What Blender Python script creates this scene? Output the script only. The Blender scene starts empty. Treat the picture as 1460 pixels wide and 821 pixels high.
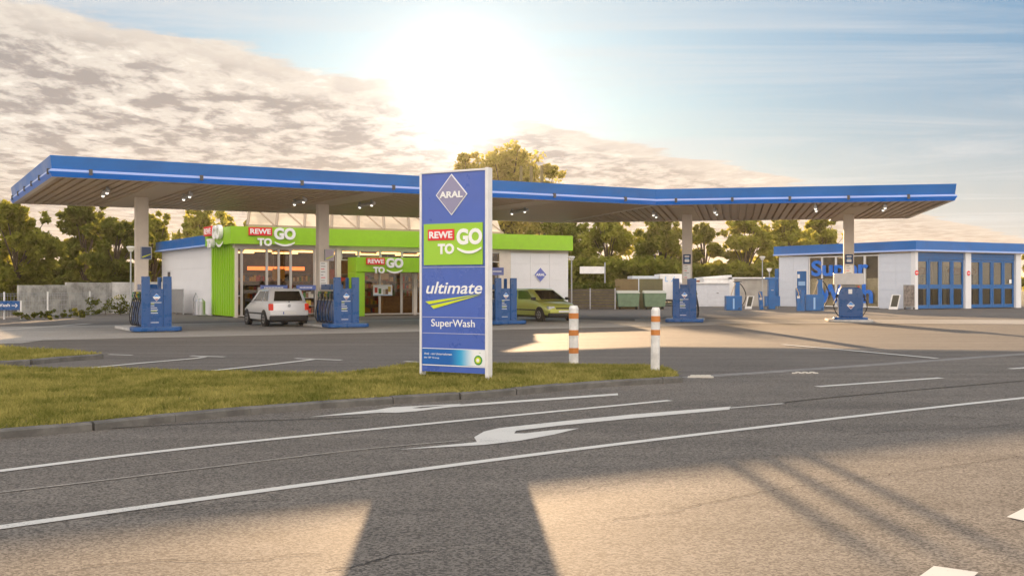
import bpy, math, random
import numpy as np
from mathutils import Vector, Matrix
random.seed(7); rng = np.random.default_rng(7)
R = math.radians
S = bpy.context.scene
COL = S.collection
# ------------------------------------------------------------------ camera
CAM_H, FPX, HZ = 1.55, 1530.0, 408.0
cd = bpy.data.cameras.new('camera'); cam = bpy.data.objects.new('camera', cd); COL.objects.link(cam)
cam.location = (0, 0, CAM_H); cam.rotation_euler = (R(90), 0, 0)
cd.sensor_width = 36; cd.lens = 36 * FPX / 1460; cd.shift_y = -(410.5 - HZ) / 1460
cd.clip_start = .1; cd.clip_end = 3000
S.camera = cam
# ------------------------------------------------------------------ light
SUN_E, SUN_AZ = math.atan(.1765), math.atan(-78 / 1530)      # elevation, azimuth from +Y towards +X
S.view_settings.view_transform = 'Standard'; S.view_settings.look = 'None'
S.view_settings.exposure = 1.2; S.view_settings.gamma = 1
S.view_settings.use_curve_mapping = False
sd = Vector((math.sin(SUN_AZ) * math.cos(SUN_E), math.cos(SUN_AZ) * math.cos(SUN_E), math.sin(SUN_E)))
sl = bpy.data.lights.new('sun', 'SUN'); sl.energy = 4.8; sl.angle = R(.36); sl.color = (1, .67, .38)
so = bpy.data.objects.new('sun', sl); COL.objects.link(so)
so.rotation_euler = sd.to_track_quat('Z', 'Y').to_euler()
W = bpy.data.worlds.new('World'); S.world = W; W.use_nodes = True
S.cycles.max_bounces = 6; S.cycles.transparent_max_bounces = 12
S.cycles.use_denoising = True
S.cycles.sample_clamp_indirect = 6

class NT:
    """tiny wrapper round a node tree"""
    def __init__(s, nt): s.nt = nt; s.n = nt.nodes; s.l = nt.links
    def inp(s, node, key, v):
        if v is None: return
        if isinstance(v, bpy.types.NodeSocket): s.l.new(v, node.inputs[key])
        else: node.inputs[key].default_value = v
    def math(s, op, a, b=None, c=None, clamp=False):
        m = s.n.new('ShaderNodeMath'); m.operation = op; m.use_clamp = clamp
        s.inp(m, 0, a); s.inp(m, 1, b); s.inp(m, 2, c); return m.outputs[0]
    def ramp(s, v, lo, hi, a=0., b=1.):
        m = s.n.new('ShaderNodeMapRange'); m.interpolation_type = 'SMOOTHSTEP'
        s.inp(m, 'Value', v); s.inp(m, 'From Min', lo); s.inp(m, 'From Max', hi); s.inp(m, 'To Min', a); s.inp(m, 'To Max', b)
        return m.outputs[0]
    def mix(s, f, a, b, mode='MIX'):
        m = s.n.new('ShaderNodeMix'); m.data_type = 'RGBA'; m.blend_type = mode
        s.inp(m, 0, f)
        for k, v in ((6, a), (7, b)):
            if isinstance(v, (tuple, list)): v = tuple(v) + (1,) * (4 - len(v))
            s.inp(m, k, v)
        return m.outputs[2]
    def noise(s, vec, scale, detail=4, rough=.55, dist=0, out=0):
        m = s.n.new('ShaderNodeTexNoise'); s.inp(m, 'Vector', vec); s.inp(m, 'Scale', scale); s.inp(m, 'Detail', detail)
        s.inp(m, 'Roughness', rough); s.inp(m, 'Distortion', dist); return m.outputs[out]
    def comb(s, x, y, z=0.):
        m = s.n.new('ShaderNodeCombineXYZ'); s.inp(m, 0, x); s.inp(m, 1, y); s.inp(m, 2, z); return m.outputs[0]
    def vmul(s, v, k):
        m = s.n.new('ShaderNodeVectorMath'); m.operation = 'MULTIPLY'; s.inp(m, 0, v); s.inp(m, 1, k); return m.outputs[0]

def build_sky():
    t = NT(W.node_tree); bg = t.n['Background']; bg.inputs['Strength'].default_value = .1
    sky = t.n.new('ShaderNodeTexSky'); sky.sky_type = 'NISHITA'; sky.sun_disc = False
    sky.sun_elevation = SUN_E; sky.sun_rotation = SUN_AZ
    sky.altitude = 100; sky.air_density = 1.2; sky.dust_density = 1.6; sky.ozone_density = 1.8
    tc = t.n.new('ShaderNodeTexCoord'); sx = t.n.new('ShaderNodeSeparateXYZ'); t.l.new(tc.outputs['Generated'], sx.inputs[0])
    x, y, z = sx.outputs
    zz = t.math('MAXIMUM', z, .012)
    u = t.math('DIVIDE', x, zz); v = t.math('DIVIDE', y, zz); p = t.comb(u, v)
    dp = t.n.new('ShaderNodeVectorMath'); dp.operation = 'DOT_PRODUCT'; t.l.new(tc.outputs['Generated'], dp.inputs[0])
    dp.inputs[1].default_value = sd
    dot = t.math('MAXIMUM', dp.outputs['Value'], 0)
    glow_s = t.math('POWER', dot, 1000); glow_m = t.math('POWER', dot, 170); glow_b = t.math('POWER', dot, 30)
    # clear sky: the physical sky, its strong low-sun glow held back, under a thin high haze
    base = t.mix(1., sky.outputs[0], (.20, .32, .50), 'MULTIPLY')
    base = t.mix(.6, base, (.58, 1.42, 2.35))
    hazeh = t.ramp(z, .0, .24, 1., 0.)
    veil = t.math('MAXIMUM', t.math('MULTIPLY', hazeh, .72), t.math('MULTIPLY', glow_b, .3))
    base = t.mix(veil, base, (3.3, 3.1, 2.9))
    cir = t.noise(t.vmul(p, (.35, .7, 1)), .8, 7, .62, 1.0)
    cirm = t.math('MULTIPLY', t.ramp(cir, .40, .70), .75)
    base = t.mix(cirm, base, (3.1, 3.25, 3.35))
    # altocumulus sheet with a straight ragged edge
    n_edge = t.noise(p, 1.3, 8, .6)
    e = t.math('SUBTRACT', v, t.math('MULTIPLY_ADD', u, 1.51, 6.2))
    e = t.math('ADD', e, t.math('MULTIPLY', t.math('SUBTRACT', n_edge, .5), 2.2))
    cover = t.ramp(e, -.08, .18)
    vp = t.math('MAXIMUM', v, .1)
    p2 = t.comb(t.math('MULTIPLY', u, t.math('POWER', vp, -.4)), t.math('POWER', vp, .6))
    n1 = t.noise(t.vmul(p2, (2.5, 2.1, 1)), 2.9, 4, .55, .4)
    n2 = t.noise(t.vmul(p2, (3.0, 2.3, 1)), 6.5, 7, .64, .3)
    dens = t.math('MULTIPLY_ADD', n2, .42, t.math('MULTIPLY', n1, .62))
    edgeb = t.ramp(e, .1, 1.6)
    thick = t.math('MULTIPLY', t.ramp(dens, .46, .60), t.math('MULTIPLY_ADD', edgeb, .8, .2))
    body = t.mix(thick, (3.5, 3.2, 2.85), (1.75, 1.6, 1.55))
    gap = t.ramp(dens, .46, .375)
    body = t.mix(t.math('MULTIPLY', gap, .8), body, (4.4, 4.1, 3.7))
    body = t.mix(t.ramp(z, .02, .15, .55, 0.), body, (3.0, 2.45, 1.95))
    front = t.math('MULTIPLY', t.math('GREATER_THAN', z, .0), t.ramp(y, -.1, .25))
    col = t.mix(t.math('MULTIPLY', cover, front), base, body)
    # added unseen clouds behind the camera, bright to fill the shaded fronts
    fill_bank = t.ramp(t.noise(tc.outputs['Generated'], 3., 5, .6), .35, .6, .55, 1.)
    back = t.math('MULTIPLY', t.ramp(y, .25, -.25), fill_bank)
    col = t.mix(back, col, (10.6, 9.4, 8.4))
    # aureole of the sun seen through thin cloud
    aur = t.math('ADD', t.math('MULTIPLY', glow_s, 5.5), t.math('ADD', t.math('MULTIPLY', glow_m, .6), t.math('MULTIPLY', glow_b, .16)))
    g = t.mix(1., (1., .95, .86), t.comb(aur, aur, aur), 'MULTIPLY')
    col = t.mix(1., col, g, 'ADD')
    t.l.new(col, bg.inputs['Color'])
build_sky()

# ------------------------------------------------------------------ materials
MATS = {}
def mat(name, col=(.5, .5, .5), rough=.5, metal=0., emit=None, es=0., var=0., vscale=3., bump=0., bscale=20., coat=0., spec=.5):
    if name in MATS: return MATS[name]
    m = bpy.data.materials.new(name); m.use_nodes = True; t = NT(m.node_tree); b = t.n['Principled BSDF']
    b.inputs['Base Color'].default_value = (*col, 1); b.inputs['Roughness'].default_value = rough
    b.inputs['Metallic'].default_value = metal; b.inputs['Specular IOR Level'].default_value = spec
    b.inputs['Coat Weight'].default_value = coat
    if emit: b.inputs['Emission Color'].default_value = (*emit, 1); b.inputs['Emission Strength'].default_value = es
    tc = t.n.new('ShaderNodeTexCoord')
    if var:
        f = t.noise(tc.outputs['Object'], vscale, 6, .65)
        f = t.ramp(f, .3, .7)
        c = t.mix(f, tuple(max(0, k * (1 - var)) for k in col), tuple(min(1, k * (1 + var * .6)) for k in col))
        t.l.new(c, b.inputs['Base Color'])
        rr = t.math('MULTIPLY_ADD', f, .15, rough - .07, clamp=True); t.l.new(rr, b.inputs['Roughness'])
    if bump:
        f = t.noise(tc.outputs['Object'], bscale, 5, .6); bn = t.n.new('ShaderNodeBump'); bn.inputs['Strength'].default_value = bump
        bn.inputs['Distance'].default_value = .02; t.l.new(f, bn.inputs['Height']); t.l.new(bn.outputs[0], b.inputs['Normal'])
    MATS[name] = m; return m

def asphalt(name, c, grain=150., speck=.5, warm=(1, 1, 1), rough=.78):
    m = bpy.data.materials.new(name); m.use_nodes = True; t = NT(m.node_tree); b = t.n['Principled BSDF']
    tc = t.n.new('ShaderNodeTexCoord'); P = tc.outputs['Object']
    vo = t.n.new('ShaderNodeTexVoronoi'); vo.inputs['Scale'].default_value = grain * .55; t.l.new(P, vo.inputs['Vector'])
    sp = t.n.new('ShaderNodeSeparateColor'); t.l.new(vo.outputs['Color'], sp.inputs[0])
    g = sp.outputs[0]
    n = t.noise(P, grain, 2, .7)
    stone = t.math('MULTIPLY_ADD', g, .6, t.math('MULTIPLY', n, .5))
    big = t.noise(P, .35, 5, .6); mid = t.noise(P, 3.5, 4, .6)
    k = t.math('MULTIPLY_ADD', big, .55, t.math('MULTIPLY_ADD', mid, .28, .58))
    # wear running along the traffic direction
    mp = t.n.new('ShaderNodeMapping'); mp.inputs['Rotation'].default_value = (0, 0, R(-37)); mp.inputs['Scale'].default_value = (.05, .9, 1); t.l.new(P, mp.inputs['Vector'])
    tr = t.noise(mp.outputs[0], 1.6, 3, .5)
    k = t.math('MULTIPLY', k, t.math('MULTIPLY_ADD', tr, .8, .6))
    v = t.math('MULTIPLY', k, t.ramp(stone, .28, .82, 1 - speck, 1 + speck))
    colr = t.mix(1., (c * warm[0], c * warm[1], c * warm[2]), t.comb(v, v, v), 'MULTIPLY')
    t.l.new(colr, b.inputs['Base Color']); b.inputs['Roughness'].default_value = rough
    b.inputs['Specular IOR Level'].default_value = .25
    bn = t.n.new('ShaderNodeBump'); bn.inputs['Strength'].default_value = .9; bn.inputs['Distance'].default_value = .006
    t.l.new(stone, bn.inputs['Height']); t.l.new(bn.outputs[0], b.inputs['Normal'])
    return m

def leafmat(name, c1, c2, tl, f=.45):
    m = bpy.data.materials.new(name); m.use_nodes = True; t = NT(m.node_tree)
    for nd in list(t.n):
        if nd.type == 'BSDF_PRINCIPLED': t.n.remove(nd)
    g = t.n.new('ShaderNodeNewGeometry'); r = g.outputs['Random Per Island']
    tc = t.n.new('ShaderNodeTexCoord'); nz = t.noise(tc.outputs['Object'], .9, 3, .6)
    k = t.math('ADD', t.math('MULTIPLY', r, .55), t.math('MULTIPLY', t.ramp(nz, .35, .65), .45))
    cc = t.mix(k, c1, c2)
    d = t.n.new('ShaderNodeBsdfDiffuse'); t.l.new(cc, d.inputs[0])
    tr = t.n.new('ShaderNodeBsdfTranslucent'); ct = t.mix(k, tuple(q * .55 for q in tl), tl); t.l.new(ct, tr.inputs[0])
    ms = t.n.new('ShaderNodeMixShader'); ms.inputs[0].default_value = f
    t.l.new(d.outputs[0], ms.inputs[1]); t.l.new(tr.outputs[0], ms.inputs[2])
    t.l.new(ms.outputs[0], t.n['Material Output'].inputs[0]); return m

def glassmat(name, tint=(.70, .62, .5), refl=.015, fw=.4):
    m = bpy.data.materials.new(name); m.use_nodes = True; t = NT(m.node_tree)
    tr = t.n.new('ShaderNodeBsdfTransparent'); tr.inputs[0].default_value = (*tint, 1)
    gl = t.n.new('ShaderNodeBsdfGlossy'); gl.inputs['Roughness'].default_value = .03
    lw = t.n.new('ShaderNodeLayerWeight'); lw.inputs[0].default_value = .35
    f = t.math('MULTIPLY_ADD', lw.outputs['Fresnel'], fw, refl, clamp=True)
    ms = t.n.new('ShaderNodeMixShader'); t.l.new(f, ms.inputs[0]); t.l.new(tr.outputs[0], ms.inputs[1]); t.l.new(gl.outputs[0], ms.inputs[2])
    t.l.new(ms.outputs[0], t.n['Material Output'].inputs[0]); return m

BLUE = mat('fascia_blue', (.001, .125, .43), .38, var=.12, vscale=.8)
BLUE2 = mat('pump_blue', (.002, .078, .27), .3, var=.1, coat=.2)
BLUE3 = mat('gate_blue', (.002, .11, .34), .4, var=.12)
WHITE = mat('white_paint', (.78, .77, .75), .45, var=.08)
WALLW = mat('white_cladding', (.78, .78, .79), .5, var=.035, vscale=1.2)
CREAM = mat('column_paint', (.72, .64, .55), .5, var=.08, vscale=1.5)
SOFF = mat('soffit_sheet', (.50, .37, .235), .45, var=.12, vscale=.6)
GREEN = mat('shop_green', (.28, .56, .006), .4, var=.06)
GREENS = mat('sign_green', (.33, .60, .03), .35)
RED = mat('sign_red', (.75, .02, .03), .4)
LETTER = mat('letter_white', (.88, .88, .86), .4)
STEEL = mat('galvanised_steel', (.42, .43, .44), .42, .6, var=.2)
BLACK = mat('black_rubber', (.015, .015, .016), .55)
DGREY = mat('dark_grey', (.07, .07, .07), .55, var=.2)
GREY = mat('mid_grey', (.30, .30, .30), .5, var=.15)
ROOF = mat('roof_felt', (.18, .18, .18), .85, var=.2)
CONC = mat('weathered_concrete', (.40, .39, .36), .9, var=.45, vscale=1.7, bump=.3, bscale=14)
LIGHTB = mat('light_band', (.34, .46, .80), .3, emit=(.45, .65, 1.), es=.03)
LAMPM = mat('lamp_lens', (.95, .95, .9), .2, emit=(1, .95, .85), es=.6)
GLASS = glassmat('window_glass'); HGLASS = glassmat('hall_glass', (.80, .78, .72), .0, .22); DGLASS = mat('car_glass', (.018, .018, .014), .06, spec=.8)
WOOD = mat('warm_wood', (.42, .25, .11), .6, var=.3)
BARK = mat('bark', (.10, .075, .05), .9, var=.4, bump=.5)
YEL = mat('yellow_green', (.62, .72, .01), .4)
KERB = mat('kerb_stone', (.13, .125, .115), .85, var=.35, vscale=4, bump=.3, bscale=40)

# ------------------------------------------------------------------ mesh helpers
def wm(o):
    m = o.matrix_basis.copy()
    return wm(o.parent) @ m if o.parent else m
class MB:
    def __init__(s): s.v = []; s.f = []; s.m = []; s.sm = []; s.mi = 0; s.smooth = False
    def add(s, vs, fs, smooth=None):
        o = len(s.v); s.v += [Vector(a) for a in vs]
        for f in fs: s.f.append([i + o for i in f]); s.m.append(s.mi); s.sm.append(s.smooth if smooth is None else smooth)
        return s
    def box(s, x0, x1, y0, y1, z0, z1, M=None):
        if x0 > x1: x0, x1 = x1, x0
        if y0 > y1: y0, y1 = y1, y0
        if z0 > z1: z0, z1 = z1, z0
        vs = [Vector((x, y, z)) for z in (z0, z1) for x, y in ((x0, y0), (x1, y0), (x1, y1), (x0, y1))]
        if M: vs = [M @ a for a in vs]
        return s.add(vs, [(0, 3, 2, 1), (4, 5, 6, 7), (0, 1, 5, 4), (1, 2, 6, 5), (2, 3, 7, 6), (3, 0, 4, 7)], False)
    def prism(s, poly, z0, z1, M=None):
        n = len(poly)
        ar = sum(poly[i][0] * poly[(i + 1) % n][1] - poly[(i + 1) % n][0] * poly[i][1] for i in range(n))
        if ar < 0: poly = poly[::-1]
        vs = [Vector((p[0], p[1], z0)) for p in poly] + [Vector((p[0], p[1], z1)) for p in poly]
        if M: vs = [M @ a for a in vs]
        return s.add(vs, [tuple(range(n))[::-1], tuple(range(n, 2 * n))] + [(i, (i + 1) % n, (i + 1) % n + n, i + n) for i in range(n)], False)
    def slab(s, poly, y0, y1):      # polygon in XZ, thickness in Y
        return s.prism(poly, y0, y1, Matrix(((1, 0, 0, 0), (0, 0, 1, 0), (0, 1, 0, 0), (0, 0, 0, 1))))
    def sheet(s, pts, z=None):
        n = len(pts); P = [Vector((p[0], p[1], p[2] if z is None else z)) for p in pts]
        ar = sum(P[i].x * P[(i + 1) % n].y - P[(i + 1) % n].x * P[i].y for i in range(n))
        if ar < 0: P = P[::-1]
        return s.add(P, [tuple(range(n))], False)
    def cyl(s, a, b, r0, r1=None, n=12, cap=True):
        a = Vector(a); b = Vector(b); r1 = r0 if r1 is None else r1
        d = (b - a); q = d.to_track_quat('Z', 'Y'); vs = []
        for c, r in ((a, r0), (b, r1)):
            for i in range(n):
                t = 2 * math.pi * i / n; vs.append(c + q @ Vector((r * math.cos(t), r * math.sin(t), 0)))
        s.add(vs, [(i, (i + 1) % n, (i + 1) % n + n, i + n) for i in range(n)], True)
        if cap: s.add(vs, [tuple(range(n))[::-1], tuple(range(n, 2 * n))], False)
        return s
    def tube(s, pts, r, n=8):
        pts = [Vector(p) for p in pts]; rs = r if isinstance(r, (list, tuple)) else [r] * len(pts); rings = []
        for i, p in enumerate(pts):
            d = (pts[min(i + 1, len(pts) - 1)] - pts[max(i - 1, 0)]).normalized(); q = d.to_track_quat('Z', 'Y')
            rings += [p + q @ Vector((rs[i] * math.cos(2 * math.pi * k / n), rs[i] * math.sin(2 * math.pi * k / n), 0)) for k in range(n)]
        fs = [(j * n + i, j * n + (i + 1) % n, (j + 1) * n + (i + 1) % n, (j + 1) * n + i) for j in range(len(pts) - 1) for i in range(n)]
        s.add(rings, fs, True); L = len(pts)
        return s.add(rings, [tuple(range(n))[::-1], tuple(range((L - 1) * n, L * n))], False)
    def build(s, name, mats, parent=None, world=False, bevel=0., **kw):
        me = bpy.data.meshes.new(name)
        vs = s.v
        if parent and world:
            inv = wm(parent).inverted(); vs = [inv @ a for a in vs]
        me.from_pydata([tuple(a) for a in vs], [], s.f)
        for m in (mats if isinstance(mats, (list, tuple)) else [mats]): me.materials.append(m)
        me.polygons.foreach_set('material_index', s.m); me.polygons.foreach_set('use_smooth', s.sm); me.update()
        o = bpy.data.objects.new(name, me); COL.objects.link(o)
        if parent: o.parent = parent
        if bevel:
            b = o.modifiers.new('bevel', 'BEVEL'); b.width = bevel; b.segments = 2; b.limit_method = 'ANGLE'; b.harden_normals = False
        tag(o, **kw); return o
def tag(o, label=None, cat=None, group=None, kind=None):
    if label: o['label'] = label
    if cat: o['category'] = cat
    if group: o['group'] = group
    if kind: o['kind'] = kind
    return o
def thing(name, label, cat, loc=(0, 0, 0), rz=0., group=None):
    o = bpy.data.objects.new(name, None); COL.objects.link(o); o.location = loc; o.rotation_euler = (0, 0, rz)
    o.empty_display_size = .3
    return tag(o, label, cat, group)
def copy_tree(o, parent=None):
    c = o.copy(); COL.objects.link(c); c.parent = parent
    for ch in [k for k in bpy.data.objects if k.parent == o]: copy_tree(ch, c)
    return c
def G(px, py, z=0.):
    d = (CAM_H - z) * FPX / (py - HZ); return Vector(((px - 730) / FPX * d, d, z))
def AT(px, d, z=0.): return Vector(((px - 730) / FPX * d, d, z))
def ZA(py, d): return CAM_H + (HZ - py) * d / FPX
def frame(o, xdir):
    a = math.atan2(xdir[1], xdir[0]); return Matrix.Translation(Vector(o)) @ Matrix.Rotation(a, 4, 'Z')
def struct(mb, name, m, world=False, **k): return mb.build(name, m, kind='structure', **k)

def text(body, w, h, parent, x, z, y, m, name='lettering', bold=.02, shear=0., ext=.012, fit='c', spacing=1.):
    """flat raised lettering facing local -Y, fitted to w x h, lower left corner at x,z"""
    cu = bpy.data.curves.new(name, 'FONT'); cu.body = body; cu.size = 1; cu.offset = bold; cu.shear = shear; cu.resolution_u = 4; cu.space_character = spacing
    t = bpy.data.objects.new(name, cu); COL.objects.link(t)
    bpy.context.view_layer.update()
    dg = bpy.context.evaluated_depsgraph_get(); me = bpy.data.meshes.new_from_object(t.evaluated_get(dg))
    bpy.data.objects.remove(t); bpy.data.curves.remove(cu)
    co = np.array([v.co[:] for v in me.vertices]); lo = co.min(0); hi = co.max(0)
    sx = w / (hi[0] - lo[0]); sz = h / (hi[1] - lo[1])
    mb = MB(); vs = [((c[0] - lo[0]) * sx + x, y, (c[1] - lo[1]) * sz + z) for c in co]
    fs = [tuple(p.vertices) for p in me.polygons]
    mb.add([(a, y - ext, b) for a, _, b in vs], fs)
    # rim
    ed = {}
    for f in fs:
        for i in range(len(f)):
            e = (f[i], f[(i + 1) % len(f)]); ed[e] = 1
    rim = [(a, b) for (a, b) in ed if (b, a) not in ed]
    n = len(vs)
    if ext > .004:
        mb.add([(a, y - ext, b) for a, _, b in vs] + [(a, y, b) for a, _, b in vs], [(a, a + n, b + n, b) for a, b in rim])
    bpy.data.meshes.remove(me)
    return mb.build(name, m, parent)

def smile(mb, x0, x1, z0, z1, y, th):
    n = 14; up = []; lo = []
    for i in range(n + 1):
        t = i / n; x = x0 + (x1 - x0) * t; q = (2 * t - 1) ** 2
        c = z0 + th * .5 + (z1 - z0 - th) * q; tt = th * (1 - .35 * q)
        up.append((x, c + tt * .5)); lo.append((x, c - tt * .5))
    for i in range(n):
        mb.slab([lo[i], lo[i + 1], up[i + 1], up[i]], y - .02, y)

def go_logo(parent, x, z, w, y, ext=.03):
    """red name block, TO, GO and the smile; x,z lower left corner"""
    b = MB(); b.box(x, x + .487 * w, y - ext, y, z + .213 * w, z + .38 * w); b.build('letter_panel', RED, parent)
    text('REWE', .43 * w, .105 * w, parent, x + .028 * w, z + .243 * w, y - ext, LETTER, bold=.03, ext=.008)
    text('TO', .30 * w, .16 * w, parent, x + .185 * w, z + .0 * w, y, LETTER, bold=.045, ext=ext)
    text('GO', .46 * w, .245 * w, parent, x + .53 * w, z + .137 * w, y, LETTER, bold=.045, ext=ext)
    m = MB(); smile(m, x + .55 * w, x + .98 * w, z, z + .105 * w, y, .042 * w); m.build('smile', LETTER, parent)

def diamond(parent, cx, cz, hw, hh, y, txt=True, m_out=None, m_in=None):
    b = MB(); b.slab([(cx - hw, cz), (cx, cz - hh), (cx + hw, cz), (cx, cz + hh)], y - .012, y); b.build('emblem', m_out or LETTER, parent)
    b = MB(); k = .93; b.slab([(cx - hw * k, cz), (cx, cz - hh * k), (cx + hw * k, cz), (cx, cz + hh * k)], y - .018, y - .013); b.build('emblem_face', m_in or BLUE2, parent)
    if txt: text('ARAL', hw * 1.42, hh * .34, parent, cx - hw * .71, cz - hh * .17, y - .019, LETTER, bold=.035, ext=.01)

# ------------------------------------------------------------------ ground, road, paint
ASPH_R = asphalt('road_asphalt', .135, 125, .5, (1.06, .95, .82), .8)
ASPH_F = asphalt('forecourt_asphalt', .125, 110, .3, (1.05, .95, .84), .82)
PAVE = asphalt('forecourt_concrete', .30, 60, .16, (1.04, 1., .93), .75)
SOIL = mat('soil', (.09, .09, .04), .95, var=.4, vscale=.6)
b = MB(); b.sheet([(-1500, -60), (1500, -60), (1500, 2400), (-1500, 2400)], -.024); struct(b, 'ground', SOIL)
b = MB(); b.sheet([(-60, -20), (70, -20), (95, 92), (-70, 92)], -.012); struct(b, 'forecourt', ASPH_F)
def cat(pts, n=8):
    """smooth polyline through ground points"""
    P = [Vector((p[0], p[1], 0)) for p in pts]; out = []
    for i in range(len(P) - 1):
        a = P[max(i - 1, 0)]; b_ = P[i]; c = P[i + 1]; d = P[min(i + 2, len(P) - 1)]
        for k in range(n):
            t = k / n; out.append(.5 * ((2 * b_) + (c - a) * t + (2 * a - 5 * b_ + 4 * c - d) * t * t + (3 * b_ - a - 3 * c + d) * t ** 3))
    return out + [P[-1]]
def ribbon(mb, pts, w, z):
    n = len(pts); L = []; Rr = []
    for i, p in enumerate(pts):
        d = (pts[min(i + 1, n - 1)] - pts[max(i - 1, 0)]).normalized(); o = Vector((-d.y, d.x, 0)) * w / 2
        L.append(p + o); Rr.append(p - o)
    for i in range(n - 1): mb.sheet([Rr[i], Rr[i + 1], L[i + 1], L[i]], z)
kf = [(-330, 648), (-150, 628), (0, 611), (103, 603.2), (216, 591.8), (300, 583.3), (431, 573), (520, 567), (620, 561.3), (700, 556), (832, 544), (930, 538.5), (968, 536.5)]
KZ = .085
kfront = [G(a, c, KZ) for a, c in kf]
gut = [(976, 538.5), (1014, 535.5), (1100, 530), (1258, 519), (1460, 504.5), (1700, 488)]
edge = [Vector((p.x, p.y, 0)) for p in kfront] + [G(a, c) for a, c in gut]
b = MB()
low = [G(-900, 1400), G(2600, 1400)]
es = cat(edge, 3)
for i in range(len(es) - 1):
    a, c = es[i], es[i + 1]; dd = Vector((.6, -.8, 0)) * 30
    b.sheet([a, c, c + dd, a + dd], -.004)
struct(b, 'road', ASPH_R)
b = MB(); ribbon(b, cat([G(*g) for g in gut], 5), .34, .0); struct(b, 'gutter', mat('gutter_concrete', (.21, .20, .19), .85, var=.3))
# concrete slab under the canopy
u = Vector((.8660, .5, 0)); n = Vector((-.5, .866, 0)); u2 = Vector((.979, -.204, 0)); n2 = Vector((.204, .979, 0))
P0 = Vector((-13.66, 31.8, 0)); aK = (Vector((5.78, 43, 0)) - P0).dot(u); K = P0 + u * aK
P0b = P0 + n * 12.1; Rf = K + u2 * 11.3; Rb = Rf + n2 * 11.1
def isect(p, d, q, e):
    den = d.x * e.y - d.y * e.x; t = ((q.x - p.x) * e.y - (q.y - p.y) * e.x) / den; return p + d * t
Kb = isect(P0b, u, Rb, u2)
b = MB()
b.sheet([P0 - u * 10 - n * .6, P0 + u * (aK + 3) - n * 1., P0b + u * (aK + 1), P0b - u * 10 - n * 1.5], -.008)
struct(b, 'canopy_slab', PAVE)
b = MB(); b.sheet([G(905, 461.5), G(1270, 461), G(1760, 463), G(1760, 457), G(1200, 455.2), G(905, 454.6)], -.004); struct(b, 'concrete_strip', PAVE)
b = MB(); b.sheet([G(-400, 497), G(30, 489), G(66, 484), G(20, 474), G(-400, 479)], -.003); struct(b, 'entrance_slab', PAVE)
b = MB(); ribbon(b, [G(-60, 474), G(28, 468.4), G(128, 461)], .35, -.002); struct(b, 'drain_channel', mat('pale_channel', (.5, .48, .44), .8, var=.2))

def paintmat():
    m = bpy.data.materials.new('road_paint'); m.use_nodes = True; t = NT(m.node_tree); bs = t.n['Principled BSDF']
    tc = t.n.new('ShaderNodeTexCoord'); a = t.noise(tc.outputs['Object'], 55, 6, .7); c = t.noise(tc.outputs['Object'], 2.2, 4, .6)
    k = t.math('MULTIPLY_ADD', c, .5, a); f = t.ramp(k, .56, .70)
    t.l.new(t.mix(t.ramp(k, .50, .72), t.mix(f, (.20, .195, .185), (.46, .45, .42)), (.60, .585, .54)), bs.inputs['Base Color']); bs.inputs['Roughness'].default_value = .6
    return m
PAINT = paintmat()
def line(pts, w, z=.002, name='road_marking', m=None, sm=6):
    b = MB(); P = [G(*p) for p in pts]; ribbon(b, cat(P, sm) if len(P) > 2 else P, w, z); return struct(b, name, m or PAINT)
line([(-260, 790), (0, 751.3), (500, 682.2), (975, 621.5), (1460, 567), (1800, 535)], .125)
line([(-260, 705), (0, 671), (230, 643), (480, 616.6), (955, 570.6)], .12)
line([(-200, 722), (0, 701.5), (229, 674.5), (500, 642), (655, 628)], .035, m=mat('worn_paint', (.36, .33, .29), .8, var=.4, vscale=20))
line([(1040, 581.5), (1117, 575)], .06)
line([(1165, 551), (1342, 538.5)], .14); line([(1440, 525.6), (1520, 520)], .14)
line([(1116, 491), (1230, 501), (1336, 510.7)], .16)
line([(123, 524.8), (200, 517.5), (275, 511), (291, 508.7)], .15); line([(272, 507.2), (320, 508.6)], .15)
line([(304, 528), (380, 520), (436, 513.6), (448, 511.8)], .15); line([(421, 510.8), (487, 513.2)], .15)
line([(577, 515), (596, 515.8)], .15); line([(155, 505.2), (189, 506.2)], .12)
def patch(pts, z=.002, name='road_marking', m=None):
    b = MB(); b.sheet([G(*p) for p in pts], z); return struct(b, name, m or PAINT)
patch([(568, 640.8), (690, 634), (740, 628.3), (790, 619.3), (826, 610.3), (788, 613), (748, 617.6), (733, 617.6), (736, 613.8), (800, 606.3), (900, 596.3), (1040, 583.6), (1042, 579.4), (900, 590.7), (800, 600.5), (712, 610), (690, 615), (676, 623), (680, 630)])
patch([(440, 594.4), (543, 588), (565, 588.3), (592, 586.3), (640, 580.4), (881, 563.3), (881, 560.6), (640, 577.6), (600, 582), (588, 581.6), (600, 579.7), (660, 576.6), (655, 575.6), (600, 578.2), (560, 580.3), (537, 584)])
patch([(1435, 736.8), (1462, 723), (1530, 739), (1505, 752)]); patch([(1300, 829), (1331.6, 806.5), (1395, 815.5), (1372, 838)])
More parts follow.
